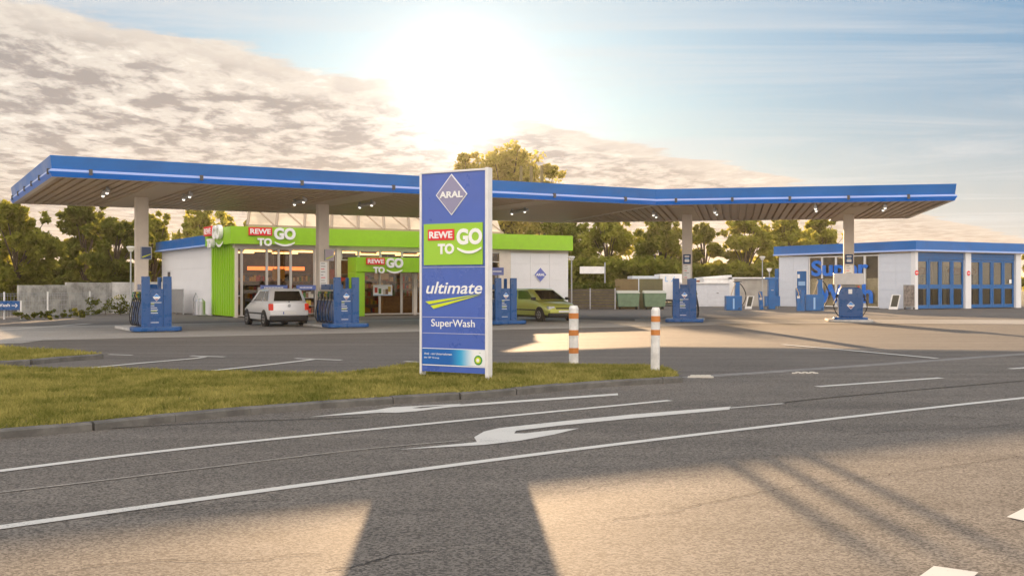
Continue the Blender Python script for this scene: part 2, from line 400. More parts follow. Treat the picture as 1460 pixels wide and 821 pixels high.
# seams and cracks in the asphalt
SEAM = mat('bitumen_seam', (.035, .034, .033), .95, spec=.1)
line([(1100, 577), (1149, 570), (1272, 558.6), (1460, 542.6), (1600, 531)], .035, .0015, 'asphalt_seam', SEAM)
line([(520, 595), (330, 601), (130, 612)], .03, .0015, 'asphalt_seam', SEAM)
def crack(pts, w):
    P = [G(*p) for p in pts]; Q = []
    for i in range(len(P) - 1):
        k = max(2, int((P[i + 1] - P[i]).length / .05))
        for j in range(k):
            t = j / k; p = P[i].lerp(P[i + 1], t); Q.append(p + Vector((random.gauss(0, .012), random.gauss(0, .012), 0)))
    b = MB(); ribbon(b, Q, w, .0015); struct(b, 'asphalt_crack', SEAM)
crack([(960, 726), (1092, 700), (1180, 687), (1300, 672), (1460, 649)], .008)
crack([(470, 812), (530, 800), (566, 789), (640, 784)], .01)
crack([(1340, 592), (1400, 597), (1460, 600)], .012)
crack([(0, 742), (90, 735), (200, 731), (330, 716), (420, 712)], .007)
crack([(700, 706), (820, 700), (905, 682), (1000, 676)], .006)
crack([(1210, 620), (1300, 612), (1390, 610), (1460, 602)], .009)
crack([(120, 806), (230, 797), (330, 800), (470, 786)], .007)
crack([(870, 741), (930, 733), (985, 727)], .007)
# little broken paving stones beside the island tip
b = MB()
for i in range(9):
    p = G(984 + i * 3.6, 538 - (i % 2) * 1.8); s_ = .05; b.prism([(p.x - s_, p.y - s_), (p.x + s_, p.y - s_ * .6), (p.x + s_ * .7, p.y + s_), (p.x - s_ * .5, p.y + s_ * .9)], -.003, .022)
for i in range(7):
    p = G(1132 + i * 5, 531.8 - (i % 2) * 1.1); s_ = .05; b.prism([(p.x - s_, p.y - s_), (p.x + s_, p.y - s_ * .6), (p.x + s_ * .7, p.y + s_), (p.x - s_ * .5, p.y + s_ * .9)], -.003, .012)
struct(b, 'loose_paving', mat('pale_stone', (.55, .52, .46), .8))

# ---- grass islands
kb = [(-330, 517), (-150, 519), (0, 521.5), (62, 524.3), (123, 525.3), (300, 528.5), (400, 531), (458, 532), (497, 530.5), (545, 524), (594, 518.5), (703, 518), (810, 519), (880, 519.5), (918, 520.3), (943, 523.3), (960, 528)]
def island(front, back, kerbw, name):
    F = cat([G(a, c, KZ) for a, c in front], 3); Bk = cat([G(a, c, KZ) for a, c in back], 3)
    poly = [Vector((p.x, p.y, 0)) for p in F] + [Vector((p.x, p.y, 0)) for p in Bk[::-1]]
    b = MB(); b.prism([(p.x, p.y) for p in poly], -.02, KZ - .012); struct(b, name, SOIL)
    # kerb stones, each ~1 m, along the front edge
    b = MB(); L = [0.]
    for i in range(1, len(F)): L.append(L[-1] + (F[i] - F[i - 1]).length)
    def at(s):
        s = min(max(s, 0), L[-1] - 1e-4)
        for i in range(1, len(L)):
            if s <= L[i]: return F[i - 1].lerp(F[i], (s - L[i - 1]) / (L[i] - L[i - 1]))
    s_ = 0
    while s_ < L[-1] - .3:
        e_ = min(s_ + .985, L[-1]); a, c = at(s_), at(e_); d = (c - a).normalized(); o = Vector((-d.y, d.x, 0))
        j = random.uniform(-.006, .006); h = KZ + .004 + j
        pr = [(-kerbw, -.02), (-kerbw, h - .02), (-kerbw + .03, h), (.03, h), (.03, -.02)]
        vs = [Vector((p.x, p.y, 0)) + o * q[0] + Vector((0, 0, q[1])) for p in (a, c) for q in pr]
        m = len(pr); b.add(vs, [tuple(range(m)), tuple(range(m, 2 * m))[::-1]] + [(i, i + m, (i + 1) % m + m, (i + 1) % m) for i in range(m)])
        s_ += 1.0
    struct(b, 'kerb', KERB)
    return poly
def pip(x, y, poly):
    ins = np.zeros(len(x), bool); n_ = len(poly); j = n_ - 1
    for i in range(n_):
        xi, yi, xj, yj = poly[i].x, poly[i].y, poly[j].x, poly[j].y
        c = ((yi > y) != (yj > y)) & (x < (xj - xi) * (y - yi) / (yj - yi + 1e-12) + xi); ins ^= c; j = i
    return ins
def blades(name, poly, dens, z0, m, label=None, hmin=.01, hmax=.07, wid=.009):
    xs = [p.x for p in poly]; ys = [p.y for p in poly]; A = (max(xs) - min(xs)) * (max(ys) - min(ys)); N = int(A * dens)
    x = rng.uniform(min(xs), max(xs), N); y = rng.uniform(min(ys), max(ys), N); k = pip(x, y, poly); x = x[k]; y = y[k]; N = len(x)
    # clumps: height follows a lumpy field
    fld = .5 + .5 * np.sin(x * 2.1 + 1.3 * np.sin(y * 1.7)) * np.sin(y * 2.6 + 1.1 * np.sin(x * 3.1))
    fld2 = .5 + .5 * np.sin(x * 9 + 2 * np.sin(y * 7)) * np.sin(y * 11 + 2 * np.sin(x * 8))
    h = rng.uniform(hmin, hmax, N) * (.6 + .5 * fld + .5 * fld2); a = rng.uniform(0, 2 * np.pi, N); t = rng.normal(0, .95, N); ta = rng.uniform(0, 2 * np.pi, N)
    w = wid * rng.uniform(.7, 1.5, N)
    V = np.zeros((N, 3, 3)); V[:, 0] = np.stack([x - w * np.cos(a), y - w * np.sin(a), np.full(N, z0)], 1)
    V[:, 1] = np.stack([x + w * np.cos(a), y + w * np.sin(a), np.full(N, z0)], 1)
    V[:, 2] = np.stack([x + h * t * np.cos(ta), y + h * t * np.sin(ta), z0 + h], 1)
    me = bpy.data.meshes.new(name); me.from_pydata(V.reshape(-1, 3).tolist(), [], np.arange(3 * N).reshape(-1, 3).tolist()); me.materials.append(m)
    o = bpy.data.objects.new(name, me); COL.objects.link(o); return tag(o, label, 'grass', kind='stuff')
def grassmat(name):
    m = bpy.data.materials.new(name); m.use_nodes = True; t = NT(m.node_tree)
    for nd in list(t.n):
        if nd.type == 'BSDF_PRINCIPLED': t.n.remove(nd)
    g = t.n.new('ShaderNodeNewGeometry'); r = g.outputs['Random Per Island']; tc = t.n.new('ShaderNodeTexCoord')
    nz = t.ramp(t.noise(tc.outputs['Object'], .9, 4, .65), .38, .62); n3 = t.ramp(t.noise(tc.outputs['Object'], 5., 3, .6), .35, .65)
    k = t.math('ADD', t.math('MULTIPLY', r, .3), t.math('ADD', t.math('MULTIPLY', nz, .35), t.math('MULTIPLY', n3, .35)))
    cc = t.mix(k, (.05, .08, .010), (.55, .46, .15))
    d = t.n.new('ShaderNodeBsdfDiffuse'); t.l.new(cc, d.inputs[0]); tr = t.n.new('ShaderNodeBsdfTranslucent'); t.l.new(t.mix(.5, cc, (.45, .45, .06)), tr.inputs[0])
    ms = t.n.new('ShaderNodeMixShader'); ms.inputs[0].default_value = .35
    t.l.new(d.outputs[0], ms.inputs[1]); t.l.new(tr.outputs[0], ms.inputs[2]); t.l.new(ms.outputs[0], t.n['Material Output'].inputs[0]); return m
GRASS = grassmat('grass_blades')
poly = island(kf, kb, .10, 'grass_verge')
blades('grass', poly, 2100, KZ - .014, GRASS, 'mown yellow-green grass on the long verge between road and forecourt')
f2 = [(-300, 524), (0, 515), (72, 509.6), (120, 506), (146, 504.3)]; b2 = [(-300, 487), (0, 494.4), (37, 497.3), (72, 498), (115, 501), (140, 503.6)]
poly = island(f2, b2, .10, 'small_verge')
blades('grass', poly, 900, KZ - .014, GRASS, 'patch of grass on the small island at the left edge', hmax=.09, wid=.01)

# ------------------------------------------------------------------ canopy
ZU, ZT, ZL = 4.80, 5.43, 4.99
cen = P0 + u * 14 + n * 6
can = thing('fuel_station_canopy', 'long bent white-soffit canopy with blue fascia above all the fuel pumps', 'canopy', (cen.x, cen.y, 0))
outline = [P0, K, Rf, Rb, Kb, P0b]
def offs(poly, k):
    out = []; m = len(poly)
    for i in range(m):
        a, b_, c = poly[i - 1], poly[i], poly[(i + 1) % m]
        e1 = (b_ - a).normalized(); e2 = (c - b_).normalized(); o1 = Vector((e1.y, -e1.x, 0)); o2 = Vector((e2.y, -e2.x, 0))
        bi = (o1 + o2).normalized(); out.append(b_ + bi * k / max(.3, bi.dot(o1)))
    return out
o0 = outline; i1 = offs(outline, -.06)
b = MB(); m_ = len(o0)
lo = offs(outline, .02); dn = offs(outline, -.03)
def ringwall(b, A, za, B, zb):
    m = len(A); b.add([Vector((p.x, p.y, za)) for p in A] + [Vector((p.x, p.y, zb)) for p in B], [(i, (i + 1) % m, (i + 1) % m + m, i + m) for i in range(m)])
ringwall(b, offs(outline, -.02), ZL + .045, offs(outline, .03), ZT); ringwall(b, offs(outline, .03), ZT, offs(outline, -.25), ZT + .002); ringwall(b, offs(outline, -.25), ZT + .002, offs(outline, -.25), ZT - .35)
b.build('fascia', BLUE, can, True)
b = MB(); ringwall(b, dn, ZU, offs(outline, .05), ZL - .035); ringwall(b, offs(outline, .05), ZL - .035, offs(outline, -.02), ZL + .0)
b.build('lower_fascia', mat('fascia_blue_lower', (.004, .16, .66), .35), can, True)
b = MB(); ringwall(b, offs(outline, -.03), ZU, offs(outline, -.20), ZU + .001); ringwall(b, offs(outline, -.20), ZU + .001, offs(outline, -.20), ZU + .2); b.build('edge_trim', CREAM, can, True)
b = MB(); ringwall(b, offs(outline, .045), ZL - .03, offs(outline, .045), ZL + .02); ringwall(b, offs(outline, .045), ZL + .02, offs(outline, -.02), ZL + .045)
b.build('light_band', LIGHTB, can, True)
b = MB(); b.prism([(p.x, p.y) for p in offs(outline, -.255)], ZU + .16, ZT - .3); b.build('roof_deck', ROOF, can, True)
# brackets on the light band
for A, B_ in ((P0, K), (K, Rf), (P0b, P0)):
    L = (B_ - A).length; d = (B_ - A).normalized(); o = Vector((d.y, -d.x, 0)); k = 1.1 if L > 15 else .8
    while k < L:
        p = A + d * k; M = frame((p.x, p.y, 0), d); b = MB(); b.box(-.05, .05, -.085, .0, ZL - .10, ZL + .07, M); b.build('bracket', DGREY, can, True); k += 3.3 if L > 13 else 2.2
# three made-up masts on the front roof edge, added to cast road shadows
for ax, hh in ((743, .72), (757.5, .74), (772.5, .78)):
    p = isect(Vector((0, 0, 0)), Vector(((ax - 730) / FPX, 1, 0)), P0 + n * .55, u); b = MB(); b.box(p.x - .06, p.x + .06, p.y - .03, p.y + .03, ZT - .3, ZT + hh - .06); b.build('added_shadow_mast', mat('mast_brown', (.20, .16, .07), .7, var=.3), can, True)
# soffit of folded sheet, ribs running front to back
def clipq(p, d, poly):
    ts = []; m = len(poly)
    for i in range(m):
        a, c = poly[i], poly[(i + 1) % m]; e = c - a; den = d.x * e.y - d.y * e.x
        if abs(den) < 1e-9: continue
        t = ((a.x - p.x) * e.y - (a.y - p.y) * e.x) / den; s_ = ((a.x - p.x) * d.y - (a.y - p.y) * d.x) / den
        if -1e-6 <= s_ <= 1 + 1e-6: ts.append(t)
    return (min(ts), max(ts)) if len(ts) >= 2 else None
sof = MB(); inn = offs(outline, -.12)
for (uu, nn, q, org) in ((u, n, [inn[0], inn[1], inn[4], inn[5]], P0), (u2, n2, [inn[1], inn[2], inn[3], inn[4]], K)):
    cs = [(p - org).dot(uu) for p in q]; c = min(cs) + .005; prof = [(0, .11), (.012, 0), (.23, 0), (.242, .11), (.32, .11)]
    while c < max(cs) - .33:
        cl = [clipq(org + uu * (c + w), nn, q) for w, _ in prof]
        if all(cl):
            vs = []
            for (w, h), (t0, t1) in zip(prof, cl):
                vs += [org + uu * (c + w) + nn * t0 + Vector((0, 0, ZU + .012 + h)), org + uu * (c + w) + nn * t1 + Vector((0, 0, ZU + .012 + h))]
            sof.add(vs, [(2 * i, 2 * i + 2, 2 * i + 3, 2 * i + 1) for i in range(4)])
        c += .32
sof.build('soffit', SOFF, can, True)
# mitre trim and cross beams, columns
b = MB(); M = frame((K.x, K.y, 0), (Kb - K)); b.box(.2, (Kb - K).length - .2, -.1, .1, ZU - .012, ZU + .07, M); b.build('mitre_trim', CREAM, can, True)
mid = P0 + n * 6.05
cols = [(mid + u * 3.75, u), (mid + u * 10.63, u), (mid + u * 17.5, u), (Vector((7.9, 48.4, 0)), u2), (AT(1210, 48.3), u2)]
for p, d in cols:
    M = frame((p.x, p.y, 0), d)
    b = MB(); b.box(-.22, .22, -.16, .16, 0, ZU + .01, M); b.build('column', CREAM, can, True, bevel=.015)
    b = MB()
    if d is u: b.box(-.55, .55, -5.6, 5.6, ZU - .03, ZU + .09, M)
    else: b.box(-.45, .45, -4.9, 4.9, ZU - .03, ZU + .09, M)
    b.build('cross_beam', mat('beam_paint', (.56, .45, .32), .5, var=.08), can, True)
# spot lights in pairs
for (ax, ay), (bx, by) in [((147, 281), (158, 273)), ((262, 286), (273, 281)), ((420, 293), (435, 289)), ((513, 297), (530, 294)), ((730, 306), (750, 303)), ((931.5, 308), (936, 311)), ((1019, 304), (1022, 307)), ((1162.5, 299), (1164, 303)), ((1262, 298), (1259, 301))]:
    zf = ZU - .22
    pa = AT(ax, (zf - CAM_H) * FPX / (HZ - ay), zf); pb = AT(bx, (zf - CAM_H) * FPX / (HZ - by), zf)
    d = pb - pa
    if d.length > 1.3: pb = pa + d.normalized() * 1.3
    b = MB(); dd = (pb - pa).normalized() * .25
    b.tube([pa - dd * .4 + Vector((0, 0, .1)), pb + dd + Vector((0, 0, .1))], .07, 8); b.cyl(pa + Vector((0, 0, .1)), pa + Vector((0, 0, .24)), .05, n=8); b.cyl(pb + Vector((0, 0, .1)), pb + Vector((0, 0, .24)), .05, n=8)
    f = b.build('spotlight', STEEL, can, True)
    for q in (pa, pb): b = MB(); b.cyl(q + Vector((0, 0, .055)), q + Vector((0, -.02, -.0)), .055, .045, n=10); b.build('lens', LAMPM, f, True)

# ------------------------------------------------------------------ fuel pumps
def nozzle_bits(root, side, ys, z, m=None):
    for i, y in enumerate(ys):
        b = MB(); x = side
        sgn = 1 if side > 0 else -1
        b.tube([(x, y, z), (x + sgn * .08, y, z + .03), (x + sgn * .10, y, z - .08), (x + sgn * .06, y, z - .22)], [.035, .04, .03, .018], 7)
        b.build('nozzle', [BLACK, mat('nozzle_green', (.03, .2, .07), .4), mat('nozzle_yellow', (.6, .45, .03), .4)][(i % 3)], root)
        b = MB(); r_ = .022
        pts = []
        for k in range(13):
            t = k / 12; pts.append((x + sgn * (.08 + .10 * math.sin(math.pi * t)), y + .10 * math.sin(math.pi * t) - .02, z - .15 - (z - .32) * math.sin(math.pi * t * .5) if t < 1 else .24))
        b.tube(pts, r_, 7); b.build('hose', BLACK, root)
def rrect(w, l, r, k=5, y0=0.):
    out = []
    for cx, cy, a0 in ((w / 2 - r, y0 + r, -90), (w / 2 - r, y0 + l - r, 0), (-w / 2 + r, y0 + l - r, 90), (-w / 2 + r, y0 + r, 180)):
        for i in range(k + 1):
            a = R(a0 + 90 * i / k); out.append((cx + r * math.cos(a), cy + r * math.sin(a)))
    return out
def make_pump():
    root = thing('fuel_pump', '', 'fuel pump')
    b = MB(); b.prism(rrect(1.5, 4.2, .35, 6, -.28), 0, .10); b.build('plinth', mat('plinth_grey', (.55, .54, .52), .7, var=.2), root, bevel=.02)
    b = MB(); b.prism(rrect(1.62, 1.0, .22, 6, -.36), .02, .17); b.build('bumper', BLUE2, root, bevel=.03)
    # end panel: two tall blades and a lower centre panel
    b = MB(); b.box(-.5, -.22, 0, .10, .16, 1.88); b.build('blade', BLUE2, root, bevel=.01)
    b = MB(); b.box(.22, .5, 0, .10, .16, 1.88); b.box(.10, .22, .32, .40, 1.3, 1.86); b.build('blade', BLUE2, root, bevel=.01)
    b = MB(); b.box(-.217, .217, .03, .12, .16, 1.46); cp = b.build('centre_panel', BLUE2, root)
    b = MB(); b.slab([(-.13, 1.17), (0, 1.04), (.13, 1.17), (0, 1.30)], .022, .029); e = b.build('emblem', LETTER, cp)
    b = MB(); b.slab([(-.10, 1.19), (.10, 1.19), (0, 1.285)], .016, .0215); b.build('emblem_face', mat('emblem_blue', (.05, .3, .75), .3), e)
    b = MB(); b.slab([(-.07, 1.12), (.07, 1.12), (0, 1.06)], .016, .0215); b.build('emblem_face', mat('emblem_dark', (.25, .07, .12), .3), e)
    for i, (z, w, mt) in enumerate(((.98, .34, LETTER), (.935, .10, YEL), (.87, .12, LETTER), (.80, .2, LETTER), (.73, .24, LETTER), (.685, .2, YEL), (.62, .22, LETTER), (.30, .26, LETTER))):
        b = MB(); q = -.19
        while q < -.19 + w: b.box(q, q + .022, .026, .029, z, z + .025); q += .03
        b.build('lettering', mt, cp)
    # body behind
    b = MB(); b.box(-.40, .40, .13, 2.15, .16, 1.0); b.build('cabinet', BLUE2, root, bevel=.01)
    for q in (-.407, .4):
        b = MB()
        for k in range(7): b.box(q, q + .007, .25 + k * .27, .27 + k * .27, .2, .95)
        b.build('trim', STEEL, root)
    b = MB(); b.box(-.30, .30, .16, 2.1, 1.0, 1.42); b.build('nozzle_rack', mat('rack_silver', (.5, .47, .42), .4, .3), root, bevel=.01)
    for k in range(5):
        for q in (-.345, .303): b = MB(); b.box(q, q + .042, .3 + k * .35, .48 + k * .35, 1.06, 1.36); b.build('nozzle_holder', DGREY, root)
    b = MB(); b.box(-.24, .24, 1.0, 2.1, 1.42, 1.62); b.build('display', BLUE2, root, bevel=.01)
    nozzle_bits(root, -.36, [.4, .75, 1.1, 1.45, 1.8], 1.30); nozzle_bits(root, .36, [.4, .75, 1.1, 1.45, 1.8], 1.30)
    return root
pump = make_pump(); PG = 'fuel pumps under the canopy'
def place(o, p, d): o.location = (p.x, p.y, 0); o.rotation_euler = (0, 0, math.atan2(d.y, d.x))
plab = ['blue fuel pump at the far left, its nozzles beside the leftmost canopy column', 'blue fuel pump right of the silver hatchback, in front of the green shop entrance', 'blue fuel pump just right of the tall price pylon, beside the flare-tinted compact car', 'teal blue fuel pump under the right canopy wing, behind the two-banded bollard']
for i in range(4):
    o = pump if i == 0 else copy_tree(pump)
    p, d = cols[i]; nn = Vector((-d.y, d.x, 0)); place(o, p - nn * 2.6, d); o['label'] = plab[i]; o['group'] = PG
# the rounded pump on the right
rp = thing('rounded_fuel_pump', 'round-shouldered blue fuel pump on its own plinth at the rightmost canopy column', 'fuel pump', tuple(AT(1213, 46.6)), math.atan2(u2.y, u2.x))
b = MB(); b.prism(rrect(1.9, 2.6, .5, 6, -.3), 0, .10); b.build('plinth', MATS['plinth_grey'], rp, bevel=.02)
b = MB(); b.prism(rrect(1.45, .8, .3, 6, -.25), .02, .2); b.build('bumper', BLUE2, rp, bevel=.04)
b = MB(); b.slab([(-.50, .2), (.50, .2), (.52, 1.2), (.46, 1.42), (.30, 1.5), (-.30, 1.5), (-.46, 1.42), (-.52, 1.2)], .0, .5); b.build('cabinet', BLUE2, rp, bevel=.03)
b = MB(); b.slab([(-.17, .72), (0, .55), (.17, .72), (0, .89)], -.014, -.002); e = b.build('emblem', LETTER, rp)
b = MB(); b.slab([(-.13, .74), (.13, .74), (0, .87)], -.02, -.0145); b.build('emblem_face', MATS['emblem_blue'], e)
b = MB(); b.slab([(-.10, .67), (.10, .67), (0, .58)], -.02, -.0145); b.build('emblem_face', MATS['emblem_dark'], e)
b = MB(); b.box(-.10, .06, -.008, .0, 1.22, 1.42); b.build('notice', LETTER, rp)
b = MB(); b.box(.30, .38, .1, .2, 1.5, 1.56); b.build('knob', RED, rp)
for s_ in (-1, 1):
    b = MB(); pts = [(s_ * .5, .2, 1.15)] + [(s_ * (.5 + .2 * math.sin(math.pi * k / 10)), .15, 1.15 - .9 * k / 10) for k in range(1, 11)]; b.tube(pts, .022, 7); b.build('hose', BLACK, rp)
    b = MB(); b.tube([(s_ * .54, .2, 1.2), (s_ * .6, .18, 1.1), (s_ * .57, .18, .9)], .035, 7); b.build('nozzle', BLACK, rp)
b = MB(); b.box(-.62, .62, .9, 1.35, 1.62, 2.12); b.build('header_box', WHITE, rp, bevel=.02)
b = MB(); b.box(-.3, .3, 1.0, 1.3, 1.5, 1.62); b.box(-.34, .34, .5, 1.32, .1, 1.5); b.build('rear_cabinet', GREY, rp)

# boards on the columns
def board(name, label, catn, col_i, off, z0, z1, w, mats, sub, y=-.19, side=0):
    p, d = cols[col_i]; t = thing(name, label, catn, (p.x, p.y, 0), math.atan2(d.y, d.x))
    b = MB(); b.box(off - w / 2, off + w / 2, y, y + .025, z0, z1); b.build('backing', mats, t)
    for (x0, x1, a, c, m) in sub:
        b = MB(); b.box(off + x0 * w / 2, off + x1 * w / 2, y - .004, y - .0005, z0 + (z1 - z0) * a, z0 + (z1 - z0) * c); b.build('printed_panel', m, t)
    return t
NAVY = mat('navy_print', (.01, .05, .16), .4); SKYB = mat('sky_print', (.3, .5, .75), .4)
for ci, off, z0, z1, lab in ((0, .12, 2.52, 2.98, 'small dark blue poster with yellow-green swoosh on the leftmost canopy column'), (1, .20, 2.55, 3.0, 'small pale poster with yellow-green swoosh on the column right of the silver car')):
    p, d = cols[ci]; t = thing('poster', lab, 'poster', (p.x, p.y, 0), math.atan2(d.y, d.x))
    b = MB(); b.box(off - .19, off + .19, -.24, -.165, z0, z1); b.build('frame', STEEL, t)
    b = MB(); b.box(off - .165, off + .165, -.25, -.242, z0 + .02, z1 - .02); b.build('sheet', NAVY if ci == 0 else mat('mauve_print', (.42, .36, .42), .4), t)
    b = MB(); b.slab([(off - .14, z0 + .05), (off + .15, z0 + .17), (off + .15, z0 + .20), (off - .14, z0 + .10)], -.257, -.251); b.build('swoosh', YEL, t)
def sheetlines(w, n_, m): return [(-.75, -.75 + random.uniform(.6, 1.4), (i + .35) / n_, (i + .6) / n_, m if i % 3 else RED) for i in range(n_)]
board('price_sheet', 'tall white price sheet with red entries on the column right of the silver car', 'notice', 1, -.02, 1.5, 2.5, .30, LETTER, sheetlines(.3, 9, GREY))
for ci, lab in ((3, 'column above the teal pump'), (4, 'rightmost canopy column')):
    t = board('pump_number_sign', 'square navy sign on the ' + lab, 'sign', ci, 0, 2.55, 2.98, .34, NAVY, [(-.6, .6, .2, .45, LETTER), (-.6, .6, .72, .85, LETTER), (-.5, .5, .5, .62, SKYB)])
    board('price_sheet', 'white price sheet on the ' + lab, 'notice', ci, 0, 1.9, 2.5, .32, LETTER, sheetlines(.32, 6, GREY))

# ------------------------------------------------------------------ shop
SD = Vector((.857, .515, 0)); SN = Vector((-.515, .857, 0)); C0 = Vector((-13.7, 53.1, 0)); SH = 4.5; SL = 19.85; SW_ = 15.4
shop = thing('shop_building', 'low white filling station shop with bright green fascia and wide glass front', 'building', tuple(C0), math.atan2(SD.y, SD.x))
# local: x along the front, y into the building (depth), z up
Wp = 10.2    # width of the glazed part up to the white wall
def panels(b, x0, x1, y0, y1, z0, z1, ph=.62, gap=.012, axis='x', vx=None):
    z = z0
    while z < z1 - .01:
        e = min(z + ph, z1)
        if vx: 
            q = (x0 if axis == 'x' else y0); end = (x1 if axis == 'x' else y1)
            while q < end - .01:
                f = min(q + vx, end)
                if axis == 'x': b.box(q + gap / 2, f - gap / 2, y0, y1, z + gap / 2, e - gap / 2)
                else: b.box(x0, x1, q + gap / 2, f - gap / 2, z + gap / 2, e - gap / 2)
                q = f
        else: b.box(x0, x1, y0, y1, z + gap / 2, e - gap / 2)
        z = e
b = MB(); panels(b, 0.0, .12, 4.3, SW_, .05, 3.78, .62, .014, 'y'); b.box(.02, .2, 4.2, SW_, 0, 3.8); b.build('side_wall', WALLW, shop)
b = MB(); panels(b, 15.9, SL, .0, .12, .05, 3.7, .93, .016, 'x', 1.32); b.box(15.9, SL - .02, .03, .3, 0, 3.72); b.box(SL - .3, SL - .03, .3, SW_, 0, 3.72); b.build('front_wall', WALLW, shop)
b = MB(); b.box(.2, SL - .3, SW_ - .2, SW_, 0, 3.75); b.build('rear_wall', WALLW, shop)
# green ribbed cladding round the corner
b = MB(); y = .1
while y < 4.15: b.box(-.02, .18, y, y + .30, 0.05, 3.66); b.box(.04, .16, y + .3, y + .42, .05, 3.66); y += .42
b.build('green_cladding', GREEN, shop)
# roof
b = MB(); b.box(.3, SL - .3, .3, SW_ - .3, 3.9, 4.15); b.build('roof', ROOF, shop)
# fascias
b = MB(); b.box(-.32, SL + .1, -.35, -.05, 3.64, SH); b.box(-.32, -.05, -.05, 4.3, 3.64, SH); b.build('green_fascia', GREEN, shop)
b = MB(); b.box(-.30, -.05, 4.305, SW_ + .3, 3.66, 4.25); b.build('blue_fascia', BLUE, shop)
b = MB(); b.box(-.36, -.30, 4.31, SW_ + .3, 3.66, 3.74); b.build('light_band', LIGHTB, shop)
b = MB(); b.box(-.05, SL, -.05, .6, 3.60, 3.66); b.box(-.04, SL, .0, .3, 3.45, 3.598); b.build('eaves_trim', CREAM, shop)
# glazing, bay by bay
def bx(px):      # px on the facade -> local x
    r_ = (px - 730) / FPX; return (r_ * C0.y - C0.x) / (SD.x - r_ * SD.y)
FRM = mat('window_frame', (.62, .60, .56), .4, .2)
def window(parent, x0, x1, z0, z1, y, fw=.05, pm=None, name='window', rails=()):
    b = MB(); b.box(x0, x0 + fw, y, y + .08, z0, z1); b.box(x1 - fw, x1, y, y + .08, z0, z1); b.box(x0 + fw, x1 - fw, y, y + .08, z0, z0 + fw); b.box(x0 + fw, x1 - fw, y, y + .08, z1 - fw, z1)
    for r_ in rails: b.box(x0 + fw, x1 - fw, y + .004, y + .076, r_, r_ + .05)
    f = b.build(name, pm or FRM, parent)
    b = MB(); b.box(x0 + fw, x1 - fw, y + .03, y + .04, z0 + fw, z1 - fw); b.build('pane', GLASS, f); return f
for a, c in ((335, 345), (345, 381), (381, 398), (398, 415), (415, 449)):
    window(shop, bx(a) + .01, bx(c) - .01, .05, 3.45, .05, rails=(1.05,) if c in (345, 449) else ())
for q0, q1 in ((bx(449), bx(452)), (bx(480), bx(486)), (0, .14)): b = MB(); b.box(q0, q1, -.02, .3, 0, 3.45); b.build('pillar', CREAM, shop)
window(shop, bx(452) + .01, bx(466), .05, 3.45, .05); window(shop, bx(466) + .01, bx(480) - .01, .05, 3.45, .05)
for a, c in ((487, 512), (512, 543), (543, 574), (574, 605), (605, 660), (660, 715)):
    window(shop, bx(a) + .01, bx(c) - .01, 2.9, 3.45, .05)
for a, c in ((512, 542), (542, 573), (573, 590), (660, 688), (688, 712)):
    window(shop, bx(a) + .01, bx(c) - .01, .05, 2.3, .05)
b = MB(); b.box(bx(590), bx(594), 0, .2, 0, 2.9); b.build('pillar', CREAM, shop)
b = MB(); b.box(bx(712), 15.9, 0, .2, 0, 3.45); b.build('pillar', CREAM, shop)
d_ = thing('door', '', ''); 
bpy.data.objects.remove(d_)
window(shop, bx(594) + .02, bx(625), .05, 2.3, .08, name='sliding_door'); window(shop, bx(625) + .02, bx(660) - .02, .05, 2.3, .12, name='sliding_door')
# entrance portal
p0, p1 = bx(488) + .3, 13.6
b = MB(); b.box(p0, p1, -1.15, .0, 2.28, 3.05); b.box(p0, p0 + .5, -1.1, .0, 0, 2.28); b.box(p1 - .4, p1, -1.1, .0, 0, 2.28); b.build('entrance_portal', GREEN, shop, bevel=.02)
# interior
b = MB(); b.box(.3, SL - .4, .4, SW_ - .3, .0, .02); b.build('interior_floor', mat('tile_floor', (.38, .34, .28), .3), shop)
b = MB(); b.box(.25, SL - .4, 8.0, 8.1, 0, 3.5); b.build('partition', mat('warm_wall', (.20, .13, .07), .7, var=.3), shop)
b = MB(); b.box(.25, SL - .4, .3, 8, 3.46, 3.5); b.build('ceiling', mat('ceiling', (.5, .45, .38), .8), shop)
for k in range(6):
    b = MB(); b.box(1.2 + k * 2.5, 2.6 + k * 2.5, 2.2, 2.5, 3.36, 3.42); b.box(1.2 + k * 2.5, 2.6 + k * 2.5, 5.2, 5.5, 3.36, 3.42)
    b.build('ceiling_lamp', mat('warm_tube', (1, .8, .5), .5, emit=(1, .68, .34), es=4.), shop)
b = MB(); b.box(2.0, 5.2, 4.4, 4.5, 2.42, 2.62); b.build('lit_strip', mat('orange_tube', (1, .3, .1), .5, emit=(1, .25, .08), es=1.6), shop)
# diamond emblem on the white wall and door/vent details on the side wall
rt = thing('wall_emblem', 'blue diamond emblem sign on the white wall right of the pylon', 'sign', tuple(C0 + SD * bx(770) - SN * .0), math.atan2(SD.y, SD.x))
diamond(rt, 0, 2.22, .44, .44, -.03, m_in=mat('emblem_periwinkle', (.12, .16, .5), .4))
b = MB(); b.box(-.035, .0, 12.9, 13.9, .05, 2.5); dr = b.build('door', mat('door_grey', (.66, .66, .68), .5), shop)
b = MB(); b.box(-.05, -.036, 13.1, 13.7, 1.75, 2.4); b.build('window', DGREY, dr)
